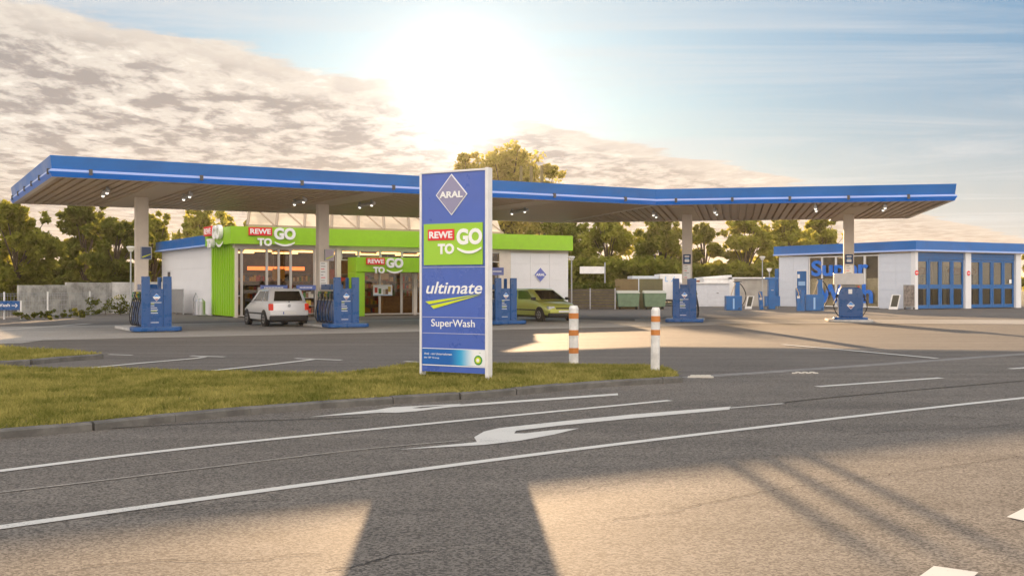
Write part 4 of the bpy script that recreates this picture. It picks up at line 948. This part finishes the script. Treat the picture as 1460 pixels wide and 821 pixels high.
# ------------------------------------------------------------------ cars
def make_car(name, label, paint, L=3.55, Wd=1.64, Hh=1.46, cw=.95, low=None, sleek=0., loc=None, rz=0):
    t = thing(name, label, 'car', loc, rz)
    hw = Wd / 2; hl = L / 2
    # stations along x (forward +): x, zbottom, ztop, half width
    st = [(-hl, .36, .62, hw * .84), (-hl + .04, .27, .90, hw * .93), (-hl + .22, .22, .96, hw * .985), (-hl * .5, .20, .97, hw), (0, .20, .955, hw), (hl * .42, .20, .94, hw), (hl * .60, .21, .86, hw * .99), (hl * .80, .22, .78, hw * .96), (hl - .08, .26, .66, hw * .88), (hl, .34, .56, hw * .74)]
    def ring(x, zb, zt, w):
        h = zt - zb
        half = [(w * .80, zb), (w * .96, zb + .06), (w, zb + h * .35), (w, zb + h * .62), (w * .985, zb + h * .82), (w * .93, zt - .03), (w * .82, zt), (w * .3, zt + .015)]
        return [(x, y, z) for y, z in half] + [(x, -y, z) for y, z in half[::-1]]
    b = MB(); vs = []; k = 16
    for s_ in st: vs += ring(*s_)
    fs = [(i * k + j, i * k + (j + 1) % k, (i + 1) * k + (j + 1) % k, (i + 1) * k + j) for i in range(len(st) - 1) for j in range(k)]
    fs += [tuple(range(k)), tuple(range((len(st) - 1) * k, len(st) * k))[::-1]]
    b.add(vs, fs, True)
    # greenhouse: belt ring, shoulder ring, roof ring
    xr, xf = -hl + .10, hl * .52 + sleek; rr, rf = -hl + .34, hl * .05 + sleek * .6
    def rect(x0, x1, w, z, r_):
        return [(x0, -w + r_, z), (x0 + r_, -w, z), (x1 - r_, -w, z), (x1, -w + r_, z), (x1, w - r_, z), (x1 - r_, w, z), (x0 + r_, w, z), (x0, w - r_, z)]
    rings = [rect(xr, xf, hw * .90, .93, .12), rect(rr - .04, rf + .10, hw * .755, Hh - .07, .12), rect(rr + .06, rf - .06, hw * .69, Hh - .02, .1), rect(rr + .35, rf - .35, hw * .45, Hh, .1)]
    vs = [v for r_ in rings for v in r_]; fs = [(i * 8 + j, i * 8 + (j + 1) % 8, (i + 1) * 8 + (j + 1) % 8, (i + 1) * 8 + j) for i in range(3) for j in range(8)] + [tuple(range(24, 32))]
    b.add(vs, fs, True)
    body = b.build('body', paint, t); m = body.modifiers.new('es', 'EDGE_SPLIT'); m.split_angle = R(38)
    lo_, hi_ = [Vector(v) for v in rings[0]], [Vector(v) for v in rings[1]]
    def gl(i, j, a0, a1, h0, h1, nm, m_, off=.006, a2=None, a3=None):
        # quad on the slope between ring corners i and j
        P = lambda a, h: (lo_[i].lerp(lo_[j], a)).lerp(hi_[i].lerp(hi_[j], a), h)
        a2 = a1 if a2 is None else a2; a3 = a0 if a3 is None else a3
        q = [P(a0, h0), P(a1, h0), P(a2, h1), P(a3, h1)]; nr = (q[1] - q[0]).cross(q[3] - q[0]).normalized()
        c = sum(q, Vector()) / 4
        if nr.dot(c - Vector((0, 0, 1))) < 0: nr = -nr
        vs = [p + nr * off for p in q]; b = MB(); b.add(vs, [(0, 1, 2, 3)]); return b.build(nm, m_, t)
    gl(0, 7, .02, .98, .10, .93, 'rear_window', DGLASS); gl(3, 4, .02, .98, .06, .95, 'windscreen', DGLASS)
    for i, j in ((1, 2), (6, 5)):
        gl(i, j, .05, .34, .10, .93, 'side_window', DGLASS, a2=.36, a3=.12); gl(i, j, .38, .88, .08, .93, 'side_window', DGLASS, a2=.86, a3=.39)
    # bumpers, sills
    DK = mat('trim_black', (.03, .03, .03), .6)
    b = MB(); b.box(-hl - .03, -hl + .12, -hw * .92, hw * .92, .22, .42); b.build('rear_bumper', DK, t, bevel=.03)
    b = MB(); b.box(-hl - .035, -hl + .1, -hw * .93, hw * .93, .43, .60); b.build('bumper_cover', paint, t, bevel=.03)
    b = MB(); b.box(hl - .1, hl + .03, -hw * .86, hw * .86, .22, .36); b.build('front_bumper', DK, t, bevel=.03)
    b = MB(); b.box(hl - .12, hl + .05, -hw * .84, hw * .84, .37, .50); b.build('bumper_cover', paint, t, bevel=.03)
    for s_ in (-1, 1):
        b = MB(); b.box(-hl * .55, hl * .5, s_ * (hw - .02), s_ * (hw + .004), .46, .52); b.build('side_strip', DK, t)
        b = MB(); b.box(-hl - .012, -hl + .16, s_ * hw * .76, s_ * hw * .955, .62, .88); b.build('tail_light', mat('tail_red', (.55, .03, .015), .2, emit=(.8, .05, .02), es=.12), t, bevel=.02)
        b = MB(); b.box(hl - .30, hl - .015, s_ * hw * .50, s_ * hw * .88, .53, .67); b.build('headlight', mat('headlight', (.75, .78, .78), .1, .2), t, bevel=.03)
        b = MB(); x = hl * .40 + sleek * .5; b.box(x, x + .12, s_ * hw * .93, s_ * (hw + .16), .93, 1.06); b.build('mirror', DK, t, bevel=.03)
        for x in (-hl + .62, hl - .66):
            b = MB(); b.cyl((x, s_ * (hw - .14), .30), (x, s_ * (hw + .006), .30), .345, n=22); b.build('wheel_arch', BLACK, t)
            b = MB(); b.cyl((x, s_ * (hw - .17), .285), (x, s_ * (hw + .015), .285), .285, n=24); w_ = b.build('wheel', BLACK, t)
            b = MB(); b.cyl((x, s_ * (hw - .0), .285), (x, s_ * (hw + .022), .285), .185, .17, n=16)
            for a in range(6):
                b.mi = 1; ang = a * math.pi / 3; b.box(-.022, .022, -.0, .006, .05, .16, Matrix.Translation((x, s_ * (hw + .024) - (.006 if s_ < 0 else 0), .285)) @ Matrix.Rotation(ang, 4, 'Y'))
            b.build('rim', [mat('rim_silver', (.5, .5, .5), .3, .8), BLACK], w_)
    b = MB(); b.box(-hl - .045, -hl - .036, -.26, .26, .47, .575); p_ = b.build('number_plate', LETTER, t)
    b = MB(); b.box(-hl - .049, -hl - .0455, .22, .26, .475, .57); b.build('plate_band', MATS['header_blue'], p_)
    b = MB(); b.box(hl + .051, hl + .058, -.26, .26, .39, .48); b.build('number_plate', LETTER, t)
    b = MB(); b.box(hl - .05, hl + .012, -hw * .44, hw * .44, .54, .60); b.build('grille', DK, t)
    b = MB(); b.cyl((-hl - .0, 0, .80), (-hl - .02, 0, .80), .06, n=14); b.build('badge', STEEL, t)
    b = MB(); b.cyl((-hl + .06, 0, .95), (-hl + .0, .0, .95), .02, n=6); b.build('wiper', DK, t)
    b = MB(); b.box(-hl + .2, hl - .2, -hw * .8, hw * .8, .16, .24); b.build('underbody', BLACK, t)
    return t
SILV = mat('silver_paint', (.86, .87, .88), .3, .15, coat=.6)
FLARE_TINT = mat('flare_tint_paint', (.62, .66, .14), .28, .15, coat=.6)  # yellow-green tint of the lens flare put into the body colour
hd = Vector((-.5, .866, 0)); rc = AT(412.5, 41.4); c = rc + hd * 1.78
make_car('parked_car', 'small silver hatchback seen from behind, parked left of the second pump', SILV, loc=(c.x, c.y, 0), rz=math.atan2(hd.y, hd.x))
hd2 = Vector((.5, -.866, 0)); fc = AT(803, 47.4); c = fc - hd2 * 1.95
make_car('parked_car', 'flare-tinted yellow-green compact car facing the road beside the middle fuel pump', FLARE_TINT, L=3.9, Wd=1.70, Hh=1.45, sleek=.12, loc=(c.x, c.y, 0), rz=math.atan2(hd2.y, hd2.x))

# ------------------------------------------------------------------ yard between shop and wash hall
d = 71.5
sf = thing('slatted_fence', 'long dark brown slatted fence right of the shop', 'fence', tuple(AT(806, d)))
Lf = AT(877, d).x - AT(806, d).x; SLT = mat('slat_brown', (.10, .08, .05), .6, var=.25)
b = MB()
for i in range(7): b.box(0, Lf, 0, .05, .06 + i * .19, .22 + i * .19)
b.build('slats', SLT, sf)
for i in range(3): b = MB(); b.box(i * Lf / 2 - .04, i * Lf / 2 + .04, -.04, 0, 0, 1.42); b.build('post', STEEL, sf)
dk = thing('bin_screen', 'olive brown panel screen standing behind the two waste containers', 'screen', tuple(AT(877, 73.2)))
for x0, x1, m in ((877, 910, (.17, .12, .05)), (911.5, 945, (.12, .11, .05))):
    a = AT(x0, 73.2).x - AT(877, 73.2).x; c_ = AT(x1, 73.2).x - AT(877, 73.2).x
    b = MB(); b.box(a, c_, 0, .06, 0, ZA(397.5, 73.2)); b.build('panel', mat('screen_%d' % x0, m, .6, var=.15), dk)
CAR_B = mat('container_green', (.16, .24, .15), .5, var=.2)
cont = None
for i, px in enumerate((880, 918)):
    if cont is None:
        cont = thing('waste_container', 'grey-green waste container with pale lid, left of a pair', 'waste container', tuple(AT(px, 71.5)), 0, 'waste containers right of the shop')
        b = MB(); b.add([(.08, .0, .18), (1.42, .0, .18), (1.42, .8, .18), (.08, .8, .18), (0, -.08, 1.08), (1.5, -.08, 1.08), (1.5, .9, 1.08), (0, .9, 1.08)], [(0, 3, 2, 1), (4, 5, 6, 7), (0, 1, 5, 4), (1, 2, 6, 5), (2, 3, 7, 6), (3, 0, 4, 7)]); b.build('bin_body', CAR_B, cont, bevel=.02)
        b = MB(); b.add([(-.04, -.12, 1.085), (1.54, -.12, 1.085), (1.54, .94, 1.085), (-.04, .94, 1.085), (.02, -.06, 1.14), (1.48, -.06, 1.14), (1.48, .85, 1.27), (.02, .85, 1.27)], [(0, 3, 2, 1), (4, 5, 6, 7), (0, 1, 5, 4), (1, 2, 6, 5), (2, 3, 7, 6), (3, 0, 4, 7)]); b.build('lid', mat('lid_pale', (.5, .5, .42), .4), cont, bevel=.02)
        for x, y in ((.2, .1), (1.3, .1), (.2, .7), (1.3, .7)): b = MB(); b.cyl((x - .03, y, .09), (x + .03, y, .09), .09, n=12); b.cyl((x, y, .09), (x, y, .2), .02, n=6); b.build('wheel', BLACK, cont)
    else:
        o = copy_tree(cont); o.location = AT(px, 71.5); o['label'] = 'grey-green waste container with pale lid, right of a pair'
# white van
vn = thing('delivery_van', 'white box van with blue lettering behind the waste containers', 'van', tuple(AT(941, 84)))
b = MB(); b.box(0, 1.75, 0, 3.4, .5, 2.5); b.build('cargo_box', WHITE, vn, bevel=.04)
b = MB(); b.slab([(-.0, .35), (1.75, .35), (1.75, .49), (0, .49)], .02, 3.2); b.build('chassis', BLACK, vn)
b = MB(); b.slab([(.4, 1.9), (.62, 1.9), (.62, 1.98), (.48, 1.98), (.48, 2.3), (.4, 2.3)], -.012, -.003); b.slab([(.85, 1.9), (1.1, 2.3), (1.2, 2.3), (.95, 1.9)], -.012, -.003); b.build('lettering', SKYB, vn)
for x in (.2, 1.5): b = MB(); b.cyl((x - .1, .6, .35), (x + .1, .6, .35), .35, n=14); b.build('wheel', BLACK, vn)
b = MB(); b.box(-2.2, -.05, .1, 3.3, .5, 2.35); b.build('cab', mat('pale_blue_white', (.55, .6, .65), .4), vn, bevel=.05)
# sheds
def shed(px0, px1, dd, ytop, lab, m, pitch=0., dep=5, door=True, name='garage'):
    a = AT(px0, dd); Lx = AT(px1, dd).x - a.x; H = ZA(ytop, dd); t = thing(name, lab, 'garage', tuple(a))
    b = MB(); b.box(0, Lx, 0, dep, 0, H); b.build('wall', m, t)
    b = MB(); b.add([(-.1, -.12, H + .004), (Lx + .1, -.12, H + .004), (Lx + .1, dep, H + .004), (-.1, dep, H + .004), (-.1, -.12, H + .12), (Lx + .1, -.12, H + .12 + pitch), (Lx + .1, dep, H + .12 + pitch), (-.1, dep, H + .12)], [(0, 3, 2, 1), (4, 5, 6, 7), (0, 1, 5, 4), (1, 2, 6, 5), (2, 3, 7, 6), (3, 0, 4, 7)]); b.build('roof', WHITE, t)
    if door:
        k = max(2, int(Lx / 2.6))
        for i in range(k):
            b = MB(); x0 = Lx * i / k + .15; x1 = Lx * (i + 1) / k - .15; zz = .1
            while zz < min(2.0, H - .4): b.box(x0, x1, -.03, -.004, zz, zz + .26); zz += .28
            dr = b.build('door', mat('garage_door', (.60, .62, .66), .5, var=.06), t)
            b = MB(); b.box((x0 + x1) / 2 - .08, (x0 + x1) / 2 + .08, -.05, -.031, 1.0, 1.05); b.build('handle', DGREY, dr)
    return t
shed(972, 1040, 82, 404.5, 'row of pale grey garages behind the teal pump', mat('garage_white', (.62, .64, .68), .6, var=.1))
shed(1004, 1041, 84, 397.5, 'white shed with slightly sloping roof rising behind the garages', WHITE, .18, 4, False)
shed(989, 1003.5, 86, 399.5, 'small brick red shed between van and white shed', mat('brick_red', (.30, .11, .06), .8, var=.3), 0, 3, False)
t = shed(1040, 1111, 84, 397.5, 'weathered pale concrete wall building behind the vacuum machines', mat('grey_render', (.42, .40, .36), .85, var=.25, vscale=.8), 0, 4, False, 'outbuilding')
b = MB(); b.box(-.05, .35, -.12, -.01, 0, 2.1); b.build('pillar', WHITE, t)
# billboard far behind the hedge
t = thing('distant_sign', 'pale sign board on a post far behind the slatted fence', 'sign', tuple(AT(850, 92)))
b = MB(); b.box(-1.4, .7, 0, .1, ZA(390, 92), ZA(380, 92)); b.build('panel', WHITE, t); b = MB(); b.cyl((.75, 0, 0), (.75, 0, ZA(374, 92)), .06, n=8); b.build('post', STEEL, t)

# vacuum and service machines
def vac(px, base, w, h, lab, tower=True, tx=.62, th=1.75, name='vacuum_machine'):
    p = G(px, base); t = thing(name, lab, 'vacuum machine', tuple(p), 0, 'blue car-care machines by the wash hall')
    b = MB(); b.box(0, w, 0, .6, .0, h); b.build('cabinet', BLUE3, t, bevel=.02)
    b = MB(); b.box(w * .42, w * .52, -.008, -.001, h * .1, h * .82); b.build('trim', SKYB, t)
    if tower:
        x = w * tx; b = MB(); b.box(x, x + .28, .2, .45, h, th); b.build('tower', BLUE3, t, bevel=.01)
        b = MB(); b.box(x - .12, x + .40, .18, .47, th, th + .06); b.build('cap', DGREY, t)
        b = MB(); b.tube([(x + .3, .2, th - .1)] + [(x + .3 + .35 * math.sin(math.pi * k / 9), .1, th - .1 - (th - .25) * k / 9) for k in range(1, 10)] + [(x + .15, -.1, .12)], .035, 7); b.build('hose', BLACK, t)
        b = MB(); b.tube([(x, .2, th - .1), (x - .15, .15, h + .5), (x - .3, .15, h + .02)], .025, 6); b.build('hose', mat('hose_tan', (.45, .33, .2), .6), t)
    return t
vac(1035.5, 442.4, 1.02, .93, 'wide blue vacuum machine left of the dark leaning board', th=1.82)
t = vac(1149, 443, 1.15, 1.02, 'wide blue machine with black looping hose in front of the wash hall lettering', tx=.72, th=1.98)
for px, base, h, lab in ((1083.5, 441.5, 1.2, 'slim leaning blue service post between board and blue tower'), (1137, 443.3, 1.45, 'pair of slim blue service posts in front of the blue wash hall door')):
    p = G(px, base); t = thing('service_post', lab, 'service post', tuple(p)); b = MB()
    b.add([(0, 0, 0), (.24, 0, 0), (.24, .25, 0), (0, .25, 0), (-.08, 0, h), (.16, 0, h), (.16, .25, h), (-.08, .25, h)], [(0, 3, 2, 1), (4, 5, 6, 7), (0, 1, 5, 4), (1, 2, 6, 5), (2, 3, 7, 6), (3, 0, 4, 7)]); b.build('post', BLUE3, t, bevel=.01)
    if h > 1.3: b = MB(); b.box(.24, .46, .05, .25, 0, h - .15); b.build('post', BLUE3, t, bevel=.01)
    b = MB(); b.tube([(.0, -.03, h - .1), (-.1, -.06, h - .02), (.05, -.08, h - .3), (.06, -.06, h - .55)], .03, 6); b.build('hose', mat('hose_tan', (.45, .33, .2), .6), t)
    b = MB(); b.box(-.02, .14, -.012, -.001, h * .55, h * .66); b.build('label_plate', LETTER, t)
p = G(1091.5, 440.5); t = thing('service_tower', 'tall blue service tower with side boxes left of the wash hall', 'service tower', tuple(p))
b = MB(); b.box(.22, .66, 0, .4, 0, 2.0); b.build('tower', BLUE3, t, bevel=.01)
b = MB(); b.box(-.05, .85, -.05, .45, 2.0, 2.14); b.build('cap', BLUE3, t, bevel=.02)
b = MB(); b.box(0, .217, .05, .35, .2, .88); b.build('side_box', BLUE3, t); b = MB(); b.box(.663, 1.0, .05, .35, .2, .88); b.build('side_box', BLUE3, t)
b = MB(); b.box(.38, .56, -.02, -.001, 1.25, 1.31); b.build('handle', STEEL, t)
b = MB(); b.cyl((.1, .2, 0), (.1, .2, .2), .03, n=8); b.cyl((.85, .2, 0), (.85, .2, .2), .03, n=8); b.build('foot', STEEL, t)
def aboard(px, base, w, h, lab, lean=.22, m=None):
    p = G(px, base); t = thing('sandwich_board', lab, 'board', tuple(p)); 
    def q(x0, x1, z0, z1, y): return [(x0 + z0 * lean, y, z0), (x1 + z0 * lean, y, z0), (x1 + z1 * lean, y, z1), (x0 + z1 * lean, y, z1)]
    b = MB(); f = q(0, w, .0, h, 0); g = q(0, w, 0, h, .06); b.add(f + g, [(0, 1, 2, 3), (7, 6, 5, 4), (0, 4, 5, 1), (1, 5, 6, 2), (2, 6, 7, 3), (3, 7, 4, 0)]); b.build('frame', WHITE, t)
    b = MB(); b.add(q(.08, w - .08, .18, h - .04, -.006), [(0, 1, 2, 3)]); b.build('board_face', m or mat('board_dark', (.05, .05, .035), .5), t)
aboard(1062, 440.3, .46, .88, 'dark leaning board beside the wide blue vacuum machine'); aboard(1267, 441, .60, .98, 'white framed dark sandwich board before the grey wash hall wall')

# ------------------------------------------------------------------ wash hall
HC = Vector((26.9, 71.9, 0)); WH = 4.6
wh = thing('wash_hall', 'white car wash hall with blue fascia and two blue folding gates at the right', 'building', tuple(HC), math.atan2(u.y, u.x))
# local: x along gates (u), y along n (window side face at x=0)
for q0, q1, q2 in ((0., 2.9, 1.45), (9.55, 12.6, 1.5)): b = MB(); panels(b, .0, .14, q0, q1, .03, 3.8, .62, .014, 'y', q2); b.box(.03, .25, max(q0, .3), q1, 0, 3.8); b.build('side_wall', mat('hall_cladding', (.64, .68, .75), .5, var=.03), wh)
b = MB(); b.box(.3, 11.4, 12.4, 12.6, 0, 3.8); b.box(11.2, 11.4, .3, 12.4, 0, 3.8); b.build('rear_wall', WALLW, wh)
for x0, x1 in ((-.0, .25), (5.13, 5.72), (10.68, 11.25)):
    b = MB(); b.box(x0 - .01, x1, -.16, .2, 0, 3.86); b.build('pillar', WALLW, wh)
b = MB(); b.box(-.2, 11.6, -.35, 12.8, 3.86, 3.9); b.build('soffit', CREAM, wh)
b = MB(); b.prism([(-.25, -.4), (11.65, -.4), (11.65, 12.9), (-.25, 12.9)], 4.0, WH); b.build('fascia', BLUE, wh)
b = MB(); b.prism([(-.30, -.45), (11.70, -.45), (11.70, 12.95), (-.30, 12.95)], 3.902, 3.997); b.build('light_band', LIGHTB, wh)
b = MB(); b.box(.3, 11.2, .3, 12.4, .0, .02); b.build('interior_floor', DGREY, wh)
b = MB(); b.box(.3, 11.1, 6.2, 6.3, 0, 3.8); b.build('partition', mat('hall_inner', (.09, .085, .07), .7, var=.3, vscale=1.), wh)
NWc = [0]
def gate(x0, x1):
    gt = MB(); gt.box(x0, x1, -.02, .06, 3.38, 3.84); g_ = gt.build('gate', BLUE3, wh)
    w = (x1 - x0) / 4
    for i in range(4):
        a, c = x0 + w * i + .015, x0 + w * (i + 1) - .015; f = .16
        b = MB(); b.box(a, a + f, 0, .07, .04, 3.36); b.box(c - f, c, 0, .07, .04, 3.36); b.box(a + f, c - f, 0, .07, .04, .28); b.box(a + f, c - f, 0, .07, 1.38, 1.66); b.box(a + f, c - f, 0, .07, 3.22, 3.36); b.build('leaf_frame', BLUE3, g_)
        b = MB(); b.box(a + f, c - f, .03, .04, .28, 1.38); b.box(a + f, c - f, .03, .04, 1.66, 3.22); b.build('pane', HGLASS, g_)
gate(.28, 5.1); gate(5.75, 10.65)
for i, x0 in enumerate((.9, 6.3)):
    p = HC + u * x0 + n * 2.6; t = thing('wash_gantry', ['washing gantry with upright brushes behind the left blue gate', 'washing gantry with upright brushes behind the right blue gate'][i], 'washing machine', (p.x, p.y, .02), math.atan2(u.y, u.x), 'gantries inside the wash hall')
    b = MB(); b.box(0, .35, 0, .9, 0, 2.9); b.box(3.3, 3.65, 0, .9, 0, 2.9); b.box(0, 3.65, 0, .9, 2.905, 3.3); b.build('frame', mat('gantry_paint', (.35, .36, .36), .4), t)
    for x in (.75, 2.9): b = MB(); b.cyl((x, .1, .1), (x, .1, 2.5), .33, n=14); b.build('brush', mat('brush_blue', (.02, .05, .16), .9, var=.5, vscale=14), t)
    b = MB(); b.cyl((.5, -.2, 2.6), (3.15, -.2, 2.6), .25, n=12); b.build('brush', mat('brush_red', (.22, .04, .03), .9, var=.5, vscale=14), t)
    b = MB(); b.box(.2, 3.4, -.3, -.22, 3.32, 3.38); b.build('lamp', mat('gantry_lamp', (1, .7, .3), .5, emit=(1, .62, .25), es=1.6), t)
# window band on the side: local y from 2.92 to 9.5
ws_ = [2.92, 4.2, 5.55, 6.85, 8.2, 9.5]
for i in range(5):
    a, c = ws_[i], ws_[i + 1]; fw = .09
    b = MB(); b.box(.02, .12, a, a + fw, .05, 3.75); b.box(.02, .12, c - fw, c, .05, 3.75); b.box(.02, .12, a + fw, c - fw, .05, .14); b.box(.02, .12, a + fw, c - fw, 3.66, 3.75); f = b.build('window', WHITE, wh)
    b = MB(); b.box(.06, .07, a + fw, c - fw, .14, 3.66); b.build('pane', HGLASS, f)
b = MB(); b.box(.16, .2, 3.0, 9.4, .05, 2.1); b.build('inner_screen', mat('pale_curtain', (.82, .76, .62), .7, var=.2), wh)
b = MB(); b.box(-.02, .0, 9.6, 10.75, .05, 2.75); b.build('door_frame', WHITE, wh)
b = MB(); b.box(-.045, -.021, 9.7, 10.65, .06, 2.68); dr = b.build('door', BLUE3, wh)
b = MB(); b.box(-.052, -.046, 10.35, 10.6, 2.15, 2.45); b.build('notice', LETTER, dr); b = MB(); b.box(-.052, -.046, 9.8, 10.5, 1.6, 1.9); b.build('notice', SKYB, dr)
b = MB(); b.box(-.09, -.0, 12.62, 12.95, .1, 2.9); b.build('side_post', BLUE3, wh)
# big lettering on the glass (facing -x of hall): own frame turned by -90 degrees
lf = HC + n * 9.35 - u * .03
ls = thing('window_lettering', 'large blue car wash lettering across the tall side windows of the wash hall', 'lettering', (lf.x, lf.y, 0), math.atan2(-n.y, -n.x))
text('Super', 5.4, 1.5, ls, .15, 1.95, -.0, MATS['fascia_blue_lower'], bold=.035, ext=.01)
text('Wash', 5.2, 1.35, ls, .75, .35, -.0, MATS['fascia_blue_lower'], bold=.035, ext=.01)
for x, lab in ((.10, 'small red no-entry disc on the corner pillar left of the first gate'), (5.42, 'small red no-entry disc on the pillar between the two gates')):
    p = HC + u * x - n * .17; t = thing('no_entry_sign', lab, 'sign', (p.x, p.y, 2.45), math.atan2(u.y, u.x), 'no-entry discs')
    b = MB(); b.cyl((0, 0, 0), (0, -.02, 0), .17, n=20); b.build('disc', RED, t); b = MB(); b.box(-.11, .11, -.027, -.021, -.03, .03); b.build('bar', LETTER, t)
p = HC - u * .35 + n * .55; t = thing('display_board', 'upright picture board leaning at the corner left of the first blue gate', 'board', (p.x, p.y, 0), math.atan2(-n.y, -n.x) + .5)
b = MB(); b.box(-.0, .8, 0, .08, .15, 1.65); b.build('frame', GREY, t); b = MB(); b.box(.06, .74, -.01, -.001, .22, 1.58); b.build('board_face', mat('board_print', (.22, .19, .17), .5, var=.6, vscale=6), t)
b = MB(); b.box(.05, .15, -.1, .2, 0, .15); b.box(.65, .75, -.1, .2, 0, .15); b.build('foot', DGREY, t)
p = HC + u * 10.2 - n * .0; t = thing('gate_notice', 'small white notice on the rightmost leaf of the second gate', 'notice', (p.x, p.y, 1.75), math.atan2(u.y, u.x))
b = MB(); b.box(-.14, .14, -.03, -.02, 0, .28); b.build('sheet', LETTER, t)
bpy.context.view_layer.update()

# ------------------------------------------------------------------ morning haze
hm = bpy.data.materials.new('haze_air'); hm.use_nodes = True
for nd in list(hm.node_tree.nodes):
    if nd.type == 'BSDF_PRINCIPLED': hm.node_tree.nodes.remove(nd)
pv = hm.node_tree.nodes.new('ShaderNodeVolumePrincipled'); pv.inputs['Color'].default_value = (1, .93, .80, 1)
pv.inputs['Density'].default_value = .00018; pv.inputs['Anisotropy'].default_value = .55
hm.node_tree.links.new(pv.outputs[0], hm.node_tree.nodes['Material Output'].inputs['Volume'])
b = MB(); b.box(-1600, 1600, -80, 2500, -1.1, 27); hz = b.build('haze', hm, kind='stuff', label='thin golden morning haze filling the air over the forecourt')
hz.visible_shadow = True
